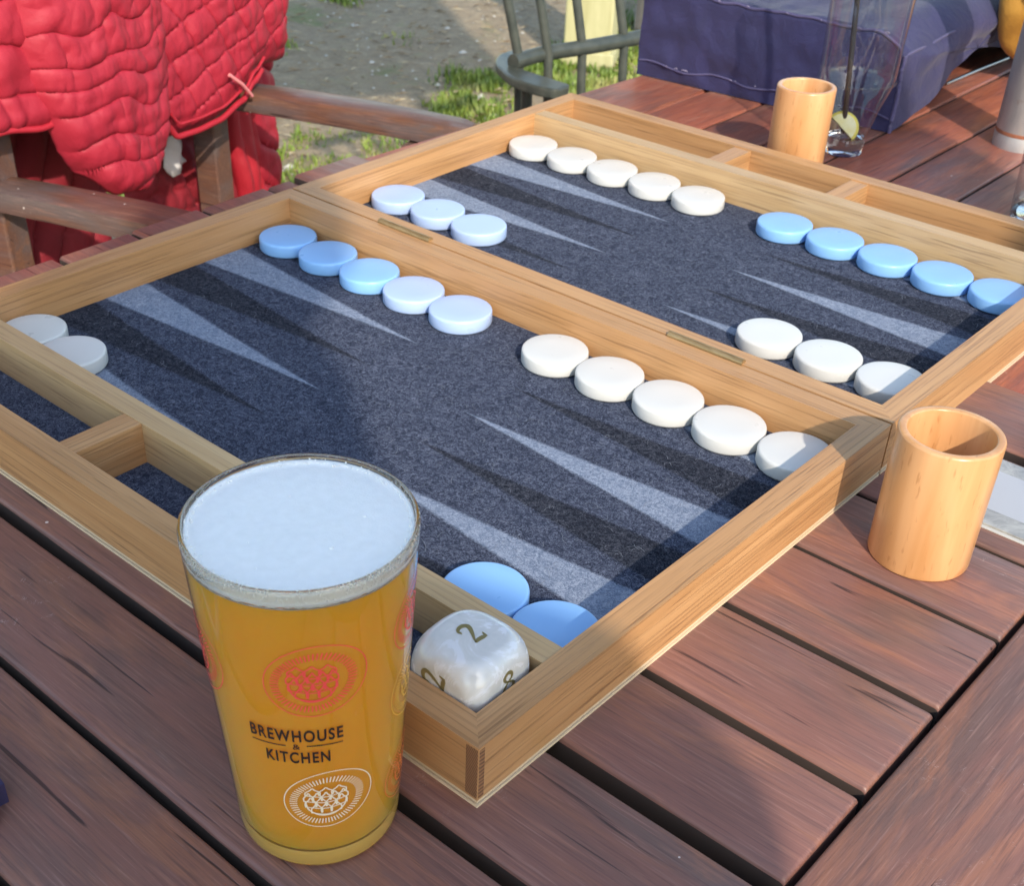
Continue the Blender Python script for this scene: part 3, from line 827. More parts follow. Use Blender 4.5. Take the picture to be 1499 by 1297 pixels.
def emblem(th0, z0, R, mat, name='printed_emblem', lw=.010, sx=1.0):
    parts = [stroke(egg(R, sx=sx), lw*.75, True)]
    n = 62; o1, o2 = egg(R*.84, n, .06, sx=sx), egg(R*.66, n, .06, sx=sx)
    for i in range(n):
        parts.append(stroke([o1[i], o2[i]], R*.028))
    # hop cone of overlapping pointed scales
    hr = R*.50
    rows_ = [(-.80, 3, .62), (-.36, 4, .60), (.06, 5, .52), (.46, 3, .46)]
    for yy, cnt, hh in rows_:
        halfw = math.sqrt(max(.05, 1-(yy*.92)**2))*1.02
        sw = 2*halfw/cnt
        for c in range(cnt):
            xc = -halfw+sw*(c+.5)
            p = sp2([((xc-sw*.52)*hr, (yy-.02)*hr), ((xc-sw*.55)*hr, (yy+hh*.45)*hr), ((xc-sw*.2)*hr, (yy+hh*.85)*hr), (xc*hr, (yy+hh*1.12)*hr), ((xc+sw*.2)*hr, (yy+hh*.85)*hr), ((xc+sw*.55)*hr, (yy+hh*.45)*hr), ((xc+sw*.52)*hr, (yy-.02)*hr)], 4)
            parts.append(stroke(p, lw*1.05))
        parts.append(stroke(sp2([((-halfw)*hr, (yy+.02)*hr), (0, (yy-.16)*hr), ((halfw)*hr, (yy+.02)*hr)], 6), lw*.9))
    parts.append(stroke(sp2([(-.98*hr,.1*hr),(-.86*hr,-.5*hr),(-.45*hr,-.9*hr),(0,-1.02*hr),(.45*hr,-.9*hr),(.86*hr,-.5*hr),(.98*hr,.1*hr)], 6), lw*1.2))
    V, F = add_strokes(parts)
    return wrap(V, math.radians(th0), z0, name, F, mat)
emblem(-38.7, 2.41, .395, INK_PINK, lw=.012, sx=1.03)
emblem(-35.3, .965, .365, INK_WHITE, lw=.012, sx=1.03)
emblem(-119, 2.28, .40, INK_PINK, lw=.012)
emblem(31, 2.62, .36, INK_PINK, lw=.012)
emblem(34, 1.85, .38, INK_YEL, lw=.012)
emblem(33, .80, .36, INK_OR, lw=.012)
V, F = fit_text('BREWHOUSE', .785, .142, .027, 1.2); wrap(V, math.radians(-50), 1.806, 'printed_name', F, INK_BLACK)
V, F = fit_text('KITCHEN', .535, .138, .027, 1.2); wrap(V, math.radians(-49.8), 1.542, 'printed_name', F, INK_BLACK)
V, F = fit_text('&', .062, .066, .01, 1); wrap(V, math.radians(-50), 1.676, 'printed_name', F, INK_BLACK)
pp = [stroke([(x/20*.30-.385, .0) for x in range(21)], .013), stroke([(x/20*.30+.085, .0) for x in range(21)], .013)]
V, F = add_strokes(pp); wrap(V, math.radians(-50), 1.685, 'printed_line', F, INK_BLACK)

# ------------------------------------------------------------------ far table things
def highball():
    t = thing('tall_glass', (5.05, 11.10, 0), label='tall empty clear glass with a dark straw and lemon slice behind the far dice cup', cat='glass')
    out = [(p.x, p.y) for p in smooth_path([(r_, z_, 0) for r_, z_ in [(.42,.34),(.48,.6),(.59,1.0),(.70,1.32),(.765,1.52),(.785,1.75),(.80,2.4),(.84,3.6),(.87,4.3)]], 5)]
    inn = [(r-.035, z+.01) for r, z in out]
    lathe('glass_wall', out, GLASS_W, t, n=64)
    lathe('waist_ring', [(.775,1.50),(.805,1.52),(.812,1.55),(.800,1.58),(.785,1.56)], GLASS_T, t, n=64, closed=True)
    lathe('glass_rim', [(.835,4.28),(.875,4.28),(.88,4.32),(.855,4.345),(.83,4.32)], GLASS_T, t, n=64, closed=True)
    lathe('glass_base', [(0,.03),(.3,0),(.37,.01),(.40,.06),(.405,.30),(.38,.36),(0,.34)], GLASS_S, t, n=64)
    tag(tube('drinking_straw', [(0,0,0),(-.31,-.25,4.48)], .055, STRAW, None, 10, (5.0,11.05,.42)), 'long dark drinking straw leaning in the tall clear glass', 'straw')
    # lemon slice
    bm = bmesh.new(); n = 14; A, B = [], []
    for k in range(n+1):
        a = PI*k/n; A.append(bm.verts.new((.29*math.cos(a), .29*math.sin(a), -.09))); B.append(bm.verts.new((.29*math.cos(a), .29*math.sin(a), .09)))
    bm.faces.new(A); bm.faces.new(B[::-1])
    for k in range(n): bm.faces.new((A[k], B[k], B[k+1], A[k+1]))
    bm.faces.new((A[0], A[n], B[n], B[0]))
    s_ = thing('lemon_slice', (4.98,10.98,.52), label='cut lemon slice lying in the bottom of the tall glass', cat='lemon')
    q_ = Vector((.43,-.80,.42)).to_track_quat('Z', 'Y').to_euler()
    q_.rotate_axis('Z', math.radians(-40))
    o = from_bm('flesh', bm, LEMON, s_); o.rotation_euler = q_
    tube('rind', [(.295*math.cos(PI*k/12), .295*math.sin(PI*k/12), 0) for k in range(13)], .06, PEEL, s_, 8).rotation_euler = q_
highball()
def tumbler():
    t = thing('clear_glass', (9.80, 10.42, 0), label='clear glass of water at the right edge behind the board', cat='glass')
    out = [(.72,.16),(.74,.6),(.78,1.6),(.84,3.0)]
    lathe('glass_wall', out, GLASS_W, t, n=64)
    prof = [(0,.04),(.55,0),(.66,0),(.71,.05),(.72,.16),(.60,.24),(0,.22)]
    lathe('glass_base', prof, GLASS_S, t, n=64)
    rr = random.Random(4)
    for k in range(7):
        bm = box_bm(-.17,.17,-.17,.17,-.17,.17,.06,3)
        o = from_bm('ice_cube', bm, GLASS_S, None, (9.80+rr.uniform(-.38,.38), 10.42+rr.uniform(-.38,.38), .42+.17*k), (rr.uniform(0,3), rr.uniform(0,3), rr.uniform(0,3)), smooth=True)
        tag(o, 'clear ice cube in the drinking glass at the right edge', 'ice cube', 'ice cubes in the right glass')
tumbler()
def pole():
    t = thing('parasol_pole', (7.60, 14.35, 0), label='grey galvanised parasol pole with a rusty ring standing on the far table', cat='pole')
    tb = lathe('tube', [(.60,0),(.60,.26),(.585,.30),(.585,.36),(.60,.40),(.60,30),(0,30)], ZINC, t, n=48)
    lathe('rust_ring', [(.590,.29),(.598,.33),(.590,.37)], RUST, tb, n=48)
pole()
def bag():
    ang = math.radians(3.7)
    root = thing('fabric_bag', (-1.42, 12.50, .02), ang, label='navy purple canvas bag lying flat on the far table behind the tall glass', cat='bag')
    Lx, Ly, Hz = 6.62, 9.5, 2.05
    N, Mv = 110, 46
    vs, fs = [], []
    # closed loop profile round front face, top and back; swept in x with puckered ends
    prof = []
    for i in range(15): prof.append((0, Hz*i/14))
    for i in range(1, 24): prof.append((Ly*i/23, Hz))
    for i in range(1, 10): prof.append((Ly, Hz*(1-i/9)))
    n = len(prof)
    for j in range(N+1):
        x = Lx*j/N; e = min(x, Lx-x)
        sq = 1-math.exp(-(e+.02)/.20)
        for (y, z) in prof:
            yy = y; zz = z
            bul = math.sin(PI*min(1, z/Hz))*.10
            if y == 0: yy = -bul*math.sin(PI*x/Lx)
            wr = .10*noise.noise(Vector((x*.9, y*.9, z*1.6)))+.05*noise.noise(Vector((x*2.6+z, y*2.2, z*3)))
            if z > 1.9:
                zz = z-.10*(1-math.exp(-max(y, 0)/.5))+.16*math.sin(PI*min(1, y/Ly))+.9*wr
            else: yy += wr*(.9 if 0 < z else 0)
            top = z/Hz
            # sides lean in and the right end rounds over
            xx = x
            if Lx-x < .9: zz -= (top**2)*.42*(1-(Lx-x)/.9)**2
            if x < .5: zz -= (top**2)*.12*(1-x/.5)**2
            vs.append((xx+.04*noise.noise(Vector((y*.7, z*2, 7+x*.2)))*(1 if e < .1 else 0), yy, max(zz, .0)))
    for j in range(N):
        for i in range(n-1):
            a = j*n+i; fs.append((a, a+n, a+n+1, a+1))
    o = from_py('bag_body', vs, fs, PURPLE, root, smooth=True)
    # end panels
    for side in (0, 1):
        j = 0 if side == 0 else N
        loop = [vs[j*n+i] for i in range(n)]
        V = []; Fq = []
        K = 14
        for k in range(K+1):
            t = k/K
            for i in range(n):
                y0, z0 = loop[i][1], loop[i][2]
                cy, cz = Ly/2, .9
                s_ = 1-t
                y, z = cy+(y0-cy)*s_, cz+(z0-cz)*s_
                out = .14*math.sin(PI*min(1, t*1.4))+.10*noise.noise(Vector((y*1.1, z*2, 3)))*min(1, t*5)
                V.append((loop[i][0]+(out if side else -out), y, z))
        for k in range(K):
            for i in range(n-1):
                a = k*n+i; Fq.append((a, a+n, a+n+1, a+1))
        from_py('end_panel', V, Fq, PURPLE, root, smooth=True)
    # seams and stitching
    def seam(name, pts, r, mat): return tube(name, pts, r, mat, root, 8)
    def front(x, z):
        return (x, -math.sin(PI*min(1, z/Hz))*.10*math.sin(PI*x/Lx)+(.10*noise.noise(Vector((x*.9, 0, z*1.6)))+.05*noise.noise(Vector((x*2.6+z, 0, z*3))))*.9-.012, z)
    seam('seam', [vs[j*n+14] for j in range(2, N-1)], .035, PURPLE_L)
    seam('seam', [front(Lx*j/N, .34+.05*math.sin(j*.21)) for j in range(1, N)], .022, PURPLE_L)
    seam('seam', [vs[N*n+i] for i in range(0, 15)], .045, PURPLE_L)
    # worn patch at the right end of the front
    seam('seam', [(Lx-.02+.02*math.sin(i), y, z) for i, (y, z) in enumerate([(.05+.3*k, Hz-.42+.03*math.sin(k)) for k in range(18)])], .03, PURPLE_L)
    for k in range(26):
        x = rnd.uniform(.4, Lx-.2); z = Hz-.02 if k % 2 else .34
        p = front(x, z); a = rnd.uniform(-1, 1)
        tube('loose_thread', [p, (p[0]+.05*a, p[1]-.03, p[2]+.04), (p[0]+.12*a, p[1]-.04, p[2]+.02)], .008, THREAD, root, 5)
bag()
def mustard_bag():
    root = thing('leather_pouch', (6.75, 19.6, .9), math.radians(35), label='mustard yellow leather pouch with silver zip and maroon button behind the pole', cat='pouch')
    bm = bmesh.new(); bmesh.ops.create_uvsphere(bm, u_segments=40, v_segments=24, radius=1)
    for v in bm.verts:
        x, y, z = v.co
        sg = lambda t, p: math.copysign(abs(t)**p, t)
        v.co = (sg(x, .7)*2.3, sg(y, .8)*.75, sg(z, .75)*2.0+1.35)
        v.co += Vector((noise.noise(v.co*1.1), noise.noise(v.co*1.1+Vector((5,0,0))), noise.noise(v.co*1.1+Vector((0,5,0)))))*.16
    from_bm('pouch_body', bm, MUSTARD, root, smooth=True)
    tube('zip', [(-2.0+.4*i, -.80-.05*math.sin(i), 2.15+.10*i-.25) for i in range(11)], .05, METAL, root, 8)
    tube('zip', [(-1.4+.3*i, -.84, .9+.05*i) for i in range(8)], .035, METAL, root, 8)
    lathe('button', [(0,0),(.26,0),(.28,.05),(.24,.10),(0,.12)], BUTTON, root, (-1.55,-.80,1.45), n=24, rot=(PI/2,0,0))
mustard_bag()
tag(tube('metal_skewer', [(4.48,17.25,.05),(4.55,18.9,.07),(4.62,20.6,.06)], .045, METAL, None, 8), 'thin metal rod lying on the far table below the mustard pouch', 'rod')
def card():
    root = thing('laminated_card', (12.45, -.16, .0), label='grey laminated card with a white printed label lying behind the near dice cup', cat='card')
    cs = box('card_sheet', 0, 3.1, 0, 1.62, .022, .05, CARD_G, root, .004)
    box('card_sleeve', -.06, 3.16, -.05, 1.67, .001, .020, simple('clear sleeve edge', (.55,.55,.52), .2), root, .004)
    # printed light panels (the code square itself is left blank)
    def rr_panel(x0, x1, y0, y1, r, mat, z, nm='printed_label'):
        P = []
        for cx, cy, a0 in ((x1-r,y1-r,0),(x0+r,y1-r,PI/2),(x0+r,y0+r,PI),(x1-r,y0+r,1.5*PI)):
            for k in range(7): a = a0+PI/2*k/6; P.append((cx+r*math.cos(a), cy+r*math.sin(a), z))
        from_py(nm, P, [tuple(range(len(P)))], mat, cs)
    rr_panel(.30, 1.22, .34, 1.30, .08, CARD_W, .0515)
    rr_panel(1.42, 2.5, .30, .74, .07, CARD_W, .0515)
    rr_panel(1.42, 2.9, .92, 1.36, .05, simple('pale grey print', (.5,.5,.48), .4), .0515)
card()
def device():
    root = thing('pocket_device', (7.02, -12.17, 0), math.radians(-6), label='small navy plastic device with dark screen at the left edge of the near table', cat='device')
    bm = box_bm(-1.5, 1.5, -1.4, 1.30, 0, .30)
    ed = [e for e in bm.edges if abs(e.verts[0].co.z-e.verts[1].co.z) > .1]
    bmesh.ops.bevel(bm, geom=ed, offset=.22, segments=6, affect='EDGES')
    ed = [e for e in bm.edges if e.verts[0].co.z > .29 and e.verts[1].co.z > .29 and len(e.link_faces) == 2]
    bmesh.ops.bevel(bm, geom=ed, offset=.05, segments=3, affect='EDGES')
    autosmooth(from_bm('casing', bm, DEV_BODY, root))
    fp = box('face_plate', -1.40, 1.40, -1.3, 1.20, .301, .312, DEV_TOP, root, .004)
    box('screen', -1.26, 1.26, -1.1, 1.06, .313, .320, DEV_SCR, fp, .003)
device()

# ------------------------------------------------------------------ wooden armchair with the red jacket
CA = math.atan2(.27, .963); CO = Vector((-11.4, -.2, -16.8))
chair = thing('wooden_armchair', CO, CA, label='brown wooden armchair with the red jacket hanging over its back', cat='armchair')
def cbox(name, x0, x1, y0, y1, z0, z1, bev=.06): return box(name, x0, x1, y0, y1, z0+16.8, z1+16.8, CHAIRWOOD, chair, bev)
ZA = -2.0
for (yc, ln) in ((.42, 8.9), (9.55, 8.75)):
    # armrests: a long board, slightly curved, rounded at the front
    bm = bmesh.new(); n = 26; pr = 10
    rowsv = []
    for i in range(n+1):
        x = -.2+ln*i/n; t = i/n
        wdt = (.50+.10*math.sin(PI*t))*(1 if t < .93 else math.sqrt(max(.08, 1-((t-.93)/.07)**2*.85))); th = .62
        zc = ZA+.08*math.sin(PI*t)-.15*(1-t)
        row = []
        for k in range(12):
            a = 2*PI*k/12; ca, sa = math.cos(a), math.sin(a)
            row.append(bm.verts.new((x, yc+wdt*math.copysign(abs(ca)**.35, ca), zc+16.8-th/2+th/2*math.copysign(abs(sa)**.35, sa))))
        rowsv.append(row)
    for A, B in zip(rowsv, rowsv[1:]):
        for k in range(12): bm.faces.new((A[k], A[(k+1) % 12], B[(k+1) % 12], B[k]))
    bm.faces.new(rowsv[0][::-1]); bm.faces.new(rowsv[-1])
    autosmooth(from_bm('armrest', bm, CHAIRWOOD, chair), 30)
for y in (.65, 9.25): cbox('back_post', -.45, .35, y-.38, y+.38, -16.8, 5.0)
for y in (.75, 9.2): cbox('front_leg', 6.7 if y > 5 else 6.4, 7.4 if y > 5 else 7.2, y-.38, y+.38, -16.8, ZA-.65)
cbox('top_rail', -.35, .2, 1.05, 8.85, 3.6, 5.0)
for k in range(5): cbox('back_slat', -.25, .1, 1.6+k*1.5, 2.3+k*1.5, 1.2, 3.59)
cbox('middle_rail', -.3, .15, 1.05, 8.85, .5, 1.19)
cbox('lower_rail', -.3, .15, 1.05, 8.85, -7.0, -6.21)
for k in range(6): cbox('seat_slat', .4+k*1.08, 1.4+k*1.08, .9, 9.0, -7.3, -6.9)
cbox('side_rail', .4, 6.3, 1.06, 1.5, -8.2, -7.31); cbox('side_rail', .4, 6.0, 8.4, 8.85, -8.2, -7.31)

jk = thing('puffer_jacket', CO+Vector((0, 0, 19)), CA, label='red quilted puffer jacket draped over the back of the wooden armchair', cat='jacket')
def interp(x, P):
    if x <= P[0][0]: return P[0][1]
    for (a, va), (b, vb) in zip(P, P[1:]):
        if x <= b: t = (x-a)/(b-a); t = t*t*(3-2*t); return va+(vb-va)*t
    return P[-1][1]
def nz(x, y, s=0, k=1.0): return noise.noise(Vector((x*k, y*k, s)))
def sheet(name, b0, b1, top, bot, depth, quilt, mat, nx=150, nz_=110, edge=.10, thick=.12, parent=jk):
    """cloth hanging in the plane of the chair back: local y across, z down; depth and quilting push it along local x"""
    vs, fs = [], []
    for j in range(nz_+1):
        t = j/nz_
        for i in range(nx+1):
            s = i/nx; b = b0(t)+(b1(t)-b0(t))*s
            zt, zb = top(b), bot(b)
            z = zt+(zb-zt)*t
            d = depth(b, z, s, t)+quilt(b, z, s, t)
            e = min(s*(b1(t)-b0(t)), (1-s)*(b1(t)-b0(t)), (1-t)*(zt-zb))
            d -= .35*math.exp(-max(e, 0)/edge)
            vs.append((d, b, z-2.2))
    for j in range(nz_):
        for i in range(nx):
            k = j*(nx+1)+i; fs.append((k, k+1, k+nx+2, k+nx+1))
    o = from_py(name, vs, fs, mat, parent, smooth=True)
    md = o.modifiers.new('thick', 'SOLIDIFY'); md.thickness = thick*S; md.offset = -1
    return o
def puff(u, v, p=.3):
    a, b = abs(math.sin(PI*u)), abs(math.sin(PI*v))
    return (1-math.exp(-a*4.4))*(1-math.exp(-b*4.4))
def rowpuff(u, v):
    a, b = abs(math.sin(PI*u)), abs(math.sin(PI*v))
    pk = .5+.5*math.sin(u*PI*9+3*math.sin(v*2))
    return (1-math.exp(-b*3.0))*(.72+.28*(1-math.exp(-a*3.5)))-.10*pk*math.exp(-b*4)
def creases(b, z, amp=.05):
    w1 = nz(b*2.6+1.5*nz(b, z, 3, .8), z*.9+.8*nz(b, z, 8, .7), 9)
    w2 = nz(b*.8+nz(b, z, 13, 1.1), z*3.0, 15)
    return .015*nz(b*6.5+2*nz(b, z, 31, 1.5), z*5, 2)*(1 if amp > .065 else .3)+amp*(w1+.7*w2-.6*abs(nz(b*3.2+2*nz(b, z, 4, .7), z*1.6, 5)))
# left panel with straight stitched rows
def q_left(b, z, s, t):
    v = (z+.30*nz(b, z, 2, .6)+.05*b)/1.05; u = (b+.9*nz(b, z, 1, .45)+.9*math.floor(v))/3.1
    return .15*rowpuff(u, v)+creases(b, z, .10)
sheet('front_panel', lambda t: -8.5, lambda t: 2.1+.5*math.sin(t*2), lambda b: 5.4, lambda b: interp(b, [(-8,-1.2),(-2,-.9),(.1,-.7),(1.2,-.88),(2.4,-.70)]),
      lambda b, z, s, t: 1.05+.25*math.sin(b*.9)-.25*max(0, z-3.8)+.15*nz(b, z, 7, .4), q_left, JACKET, 130, 90)
# sleeve: bulging, bunched, rounded end
def q_sleeve(b, z, s, t):
    cx = 3.4+.15*z
    wob_ = .7*nz(b*.6, z*.6, 11)
    v = (z+.10*(b-cx)**2*.5+wob_)/.74; u = (b-cx+1.0*nz(b, z*1.1, 12, .8))/1.5+.42*math.floor(v)
    return .14*rowpuff(u, v)+creases(b, z, .09)
sheet('sleeve', lambda t: 1.3+.9*max(0, t-.72)**2*12 - .35*math.sin(PI*t), lambda t: 5.65-1.0*max(0, t-.80)**2*22, lambda b: 4.9, lambda b: interp(b, [(1.0,-1.2),(2.0,-2.2),(3.0,-2.95),(3.9,-3.1),(4.8,-2.75),(5.3,-1.9),(5.7,-1.6)]),
      lambda b, z, s, t: 1.45+.55*math.sin(PI*s)**.7*(.55+.45*t)-.25*max(0, z-3.6), q_sleeve, JACKET, 130, 150, .18)
# right panel, diamond quilting, with hem band
HEMR = [(5.4,-2.05),(5.8,-2.45),(6.6,-2.48),(7.4,-2.45),(8.6,-2.2),(9.2,-1.85),(9.9,-1.55),(10.6,-1.62),(11.7,-1.75)]
def q_right(b, z, s, t):
    zb = interp(b, HEMR)
    a = (b*.9+z*.55)/1.0; c = (z*1.0-b*.30)/.78
    k = 1 if z > zb+.62 else max(0, (z-zb-.38)/.24)
    w2 = 1 if z < 2.2+.2*nz(b, 0, 3) else .45
    q = .11*puff(a+.25*nz(b, z, 21, .7), c+.25*nz(b, z, 22, .7))*k*w2
    if z > 1.6: q += .22*abs(math.sin((b*.6+z*1.3+nz(b, z, 5, .6))*1.5))*min(1, (z-1.6)*2)
    return q+creases(b, z, .07)
sheet('front_panel', lambda t: 5.25+.15*math.sin(t*5), lambda t: 11.55-.5*max(0, .35-t)+.25*math.sin(t*3), lambda b: 5.2, lambda b: interp(b, HEMR),
      lambda b, z, s, t: 1.25+.30*math.sin(PI*s)-.25*max(0, z-3.8)+.2*nz(b, z, 17, .4), q_right, JACKET, 150, 120, .14)
def along(bs, dz, dep):
    return [(dep(b), b, interp(b, HEMR)+dz-2.2) for b in bs]
bs = [5.5+(9.7-5.5)*k/40 for k in range(41)]
tube('hem_binding', along(bs, .04, lambda b: 1.38+.22*math.sin(PI*(b-5.3)/6.2)+.1), .085, HEM, jk, 8)
tube('hem_seam', along(bs, .40, lambda b: 1.50+.22*math.sin(PI*(b-5.3)/6.2)+.1), .045, HEM, jk, 6)
tube('drawcord', [(1.95,7.75,-1.20-2.2),(2.02,8.2,-1.55-2.2),(1.95,8.72,-2.02-2.2)], .05, simple('pink cord', (.75,.25,.25), .6), jk, 8)
tube('hem_binding', [(1.12+.25*math.sin(b*.9), b, interp(b, [(-8,-1.2),(-2,-.9),(.1,-.7),(1.2,-.88),(2.4,-.70)])-2.2) for b in [-8+10.3*k/60 for k in range(61)]], .08, HEM, jk, 8)
# back half hanging behind the posts: dark lining, bright facing, quilted tubes
def q_tubes(b, z, s, t): return .30*abs(math.sin(PI*(b*.95-z*.45)/1.15))**.6+creases(b, z, .06)
sheet('lining', lambda t: -1.5, lambda t: 6.2-1.0*t, lambda b: 2.0, lambda b: -8.6+.25*math.sin(b), lambda b, z, s, t: -1.35+.15*nz(b, z, 31, .5), q_tubes, LINING, 90, 90)
sheet('lining', lambda t: 7.0+.2*math.sin(t*8), lambda t: 12.6, lambda b: 2.0, lambda b: -8.6+.2*math.sin(b*1.3), lambda b, z, s, t: -1.15+.25*nz(b, z, 33, .5), lambda b, z, s, t: creases(b, z, .22), LINING, 70, 90)
sheet('facing', lambda t: 10.9+.9*t+.1*math.sin(t*9), lambda t: 12.05+.9*t, lambda b: 1.0, lambda b: -8.7, lambda b, z, s, t: -.72+.1*nz(b, z, 35, .8), lambda b, z, s, t: .05*math.sin(s*14)+creases(b, z, .05), HEM, 30, 90, .05)
sheet('back_panel', lambda t: 11.75+.75*t, lambda t: 13.9+.12*math.sin(t*7), lambda b: 4.0, lambda b: -8.8, lambda b, z, s, t: -1.0+.2*nz(b, z, 37, .6), lambda b, z, s, t: .34*puff(s*1.0, (z+.6*b)/1.3, .45)+creases(b, z, .08), JACKET, 50, 110)
vs = []; 
def care_label():
    V, Fq = [], []
    for j in range(9):
        for i in range(5):
            V.append((-.62+.12*math.sin(i*1.4+j*.8), 7.35+.20*i+.07*j+.05*math.sin(j*1.7), -3.25-.17*j+.06*i-2.2))
    for j in range(8):
        for i in range(4): k = j*5+i; Fq.append((k, k+1, k+6, k+5))
    o = from_py('care_label', V, Fq, TISSUE, jk, smooth=True); md = o.modifiers.new('t', 'SOLIDIFY'); md.thickness = .02*S
care_label()

# ------------------------------------------------------------------ green spindle armchair
def green_chair():
    t = thing('spindle_armchair', (-9.0, 22.0, -16.8), label='dark grey green spindle back armchair behind the far end of the board', cat='armchair')
    O = Vector((-9.0, 22.0, -16.8))
    za = -2.75
    R = lambda p: tuple(Vector(p)-O)
    # flat curved arm
    def armshape(flip):
        cl = [(-7.7,17.75),(-8.6,17.72),(-9.7,17.9),(-10.6,18.35),(-11.2,19.1),(-11.3,20.0)]
        if flip: cl = [(x+1.6, 2*24.6-y) for x, y in cl]
        P = smooth_path([(x, y, 0) for x, y in cl], 6); n = len(P); vs, fs = [], []
        for i, p in enumerate(P):
            d = (P[min(i+1, n-1)]-P[max(i-1, 0)]).normalized(); nn = Vector((-d.y, d.x, 0))
            hw = .34*(1+.5*math.sin(PI*min(1, (i+2)/(n*.55))))*(.55 if i == 0 else 1)
            for sgn, zz in ((1, za), (-1, za), (-1, za-.32), (1, za-.32)): vs.append(R((p.x+nn.x*hw*sgn, p.y+nn.y*hw*sgn, zz)))
        for i in range(n-1):
            for k in range(4): fs.append((i*4+k, i*4+(k+1) % 4, i*4+4+(k+1) % 4, i*4+4+k))
        fs.append((3,2,1,0)); fs.append(tuple((n-1)*4+k for k in range(4)))
        o = from_py('armrest', vs, fs, GREENP, t); md = o.modifiers.new('b', 'BEVEL'); md.width = .09*S; md.segments = 3; return o
    armshape(False); armshape(True)
    rail_p = smooth_path([(-10.25,18.25,za+.15),(-10.2,19.8,za+.15),(-9.6,21.8,za+.15),(-9.1,24.6,za+.15),(-9.3,27.4,za+.15),(-9.6,29.6,za+.15),(-9.4,30.9,za+.15)], 7)
    o = tube('back_rail', [R(p) for p in rail_p], .25, GREENP, t, 12, flat=1.0)
    # spindles up from seat through the rail to the crest
    zseat, ztop = -7.6, 5.2
    sp = [((-10.3,18.6),(-12.3,18.0)),((-10.0,19.75),(-12.1,19.6)),((-9.75,21.25),(-11.8,21.3)),((-9.3,23.0),(-11.5,23.1)),((-9.15,24.6),(-11.3,24.8)),((-9.2,26.3),(-11.4,26.6)),((-9.4,28.2),(-11.6,28.5)),((-9.5,29.8),(-12,30.4))]
    for i, ((x0, y0), (x1, y1)) in enumerate(sp):
        zm = za+.15
        k = (x1-x0)/(ztop-zm)*.6
        tube('spindle', [R((x0-k*(zseat-zm)*-1*.3, y0, zseat)), R((x0, y0, zm)), R((x1, y1, ztop))], [.15,.16,.16], GREENP, t, 10)
    tube('crest_rail', [R((-12.4, 17.5, ztop)), R((-11.9,19.6,ztop+.2)), R((-11.3,24.3,ztop+.4)), R((-11.7,28.8,ztop+.2)), R((-12.1,31,ztop))], .45, GREENP, t, 12)
    for x, y in ((-8.3,17.9),(-9.4,18.1),(-7.0,31.2),(-8.2,31)): tube('arm_spindle', [R((x, y, zseat)), R((x-.1, y, za-.2))], .19, GREENP, t, 10)
    bm = box_bm(-10.6+9, -1.2+9-1.5, 17.4-22, 31.6-22, zseat-.5+16.8, zseat+16.8, .3, 4); from_bm('seat', bm, GREENP, t)
    for x, y, dx, dy in ((-10,18.3,-.8,-.5),(-4,18.5,.8,-.5),(-10,30.7,-.8,.5),(-4,30.5,.8,.5)):
        tube('leg', [R((x, y, zseat-.4)), R((x+dx, y+dy, -16.8))], [.38,.30], GREENP, t, 12)
green_chair()

# ------------------------------------------------------------------ post and planter further back
def yard():
    t = thing('wooden_post', (-39.6, 61.8, -16.8), math.radians(28), label='pale yellow painted wooden post standing in the grass behind the spindle chair', cat='post')
    box('post_shaft', -1.7, 1.7, -1.5, 1.5, -.4, 46, YPOST, t, .12)
    box('post_foot', -1.95, 1.95, -1.75, 1.75, -.3, 1.0, YPOST, t, .1)
    t = thing('planter', (-39.0, 72.5, -16.8), math.radians(20), label='dark grey planter box standing on the ground beyond the yellow post', cat='planter')
    bm = box_bm(-3.2, 3.2, -2.6, 2.6, .3, 8.5, .5, 2); from_bm('planter_box', bm, DARKBOX, t)
    box('planter_rim', -3.5, 3.5, -2.9, 2.9, 8.5, 9.2, DARKBOX, t, .1)
    for x in (-2.6, 2.6):
        for y in (-2, 2): box('foot', x-.35, x+.35, y-.35, y+.35, -.1, .32, DARKBOX, t, .05)
    box('soil', -2.9, 2.9, -2.3, 2.3, 9.0, 9.15, simple('soil', (.05,.035,.02), .9), t)
yard()

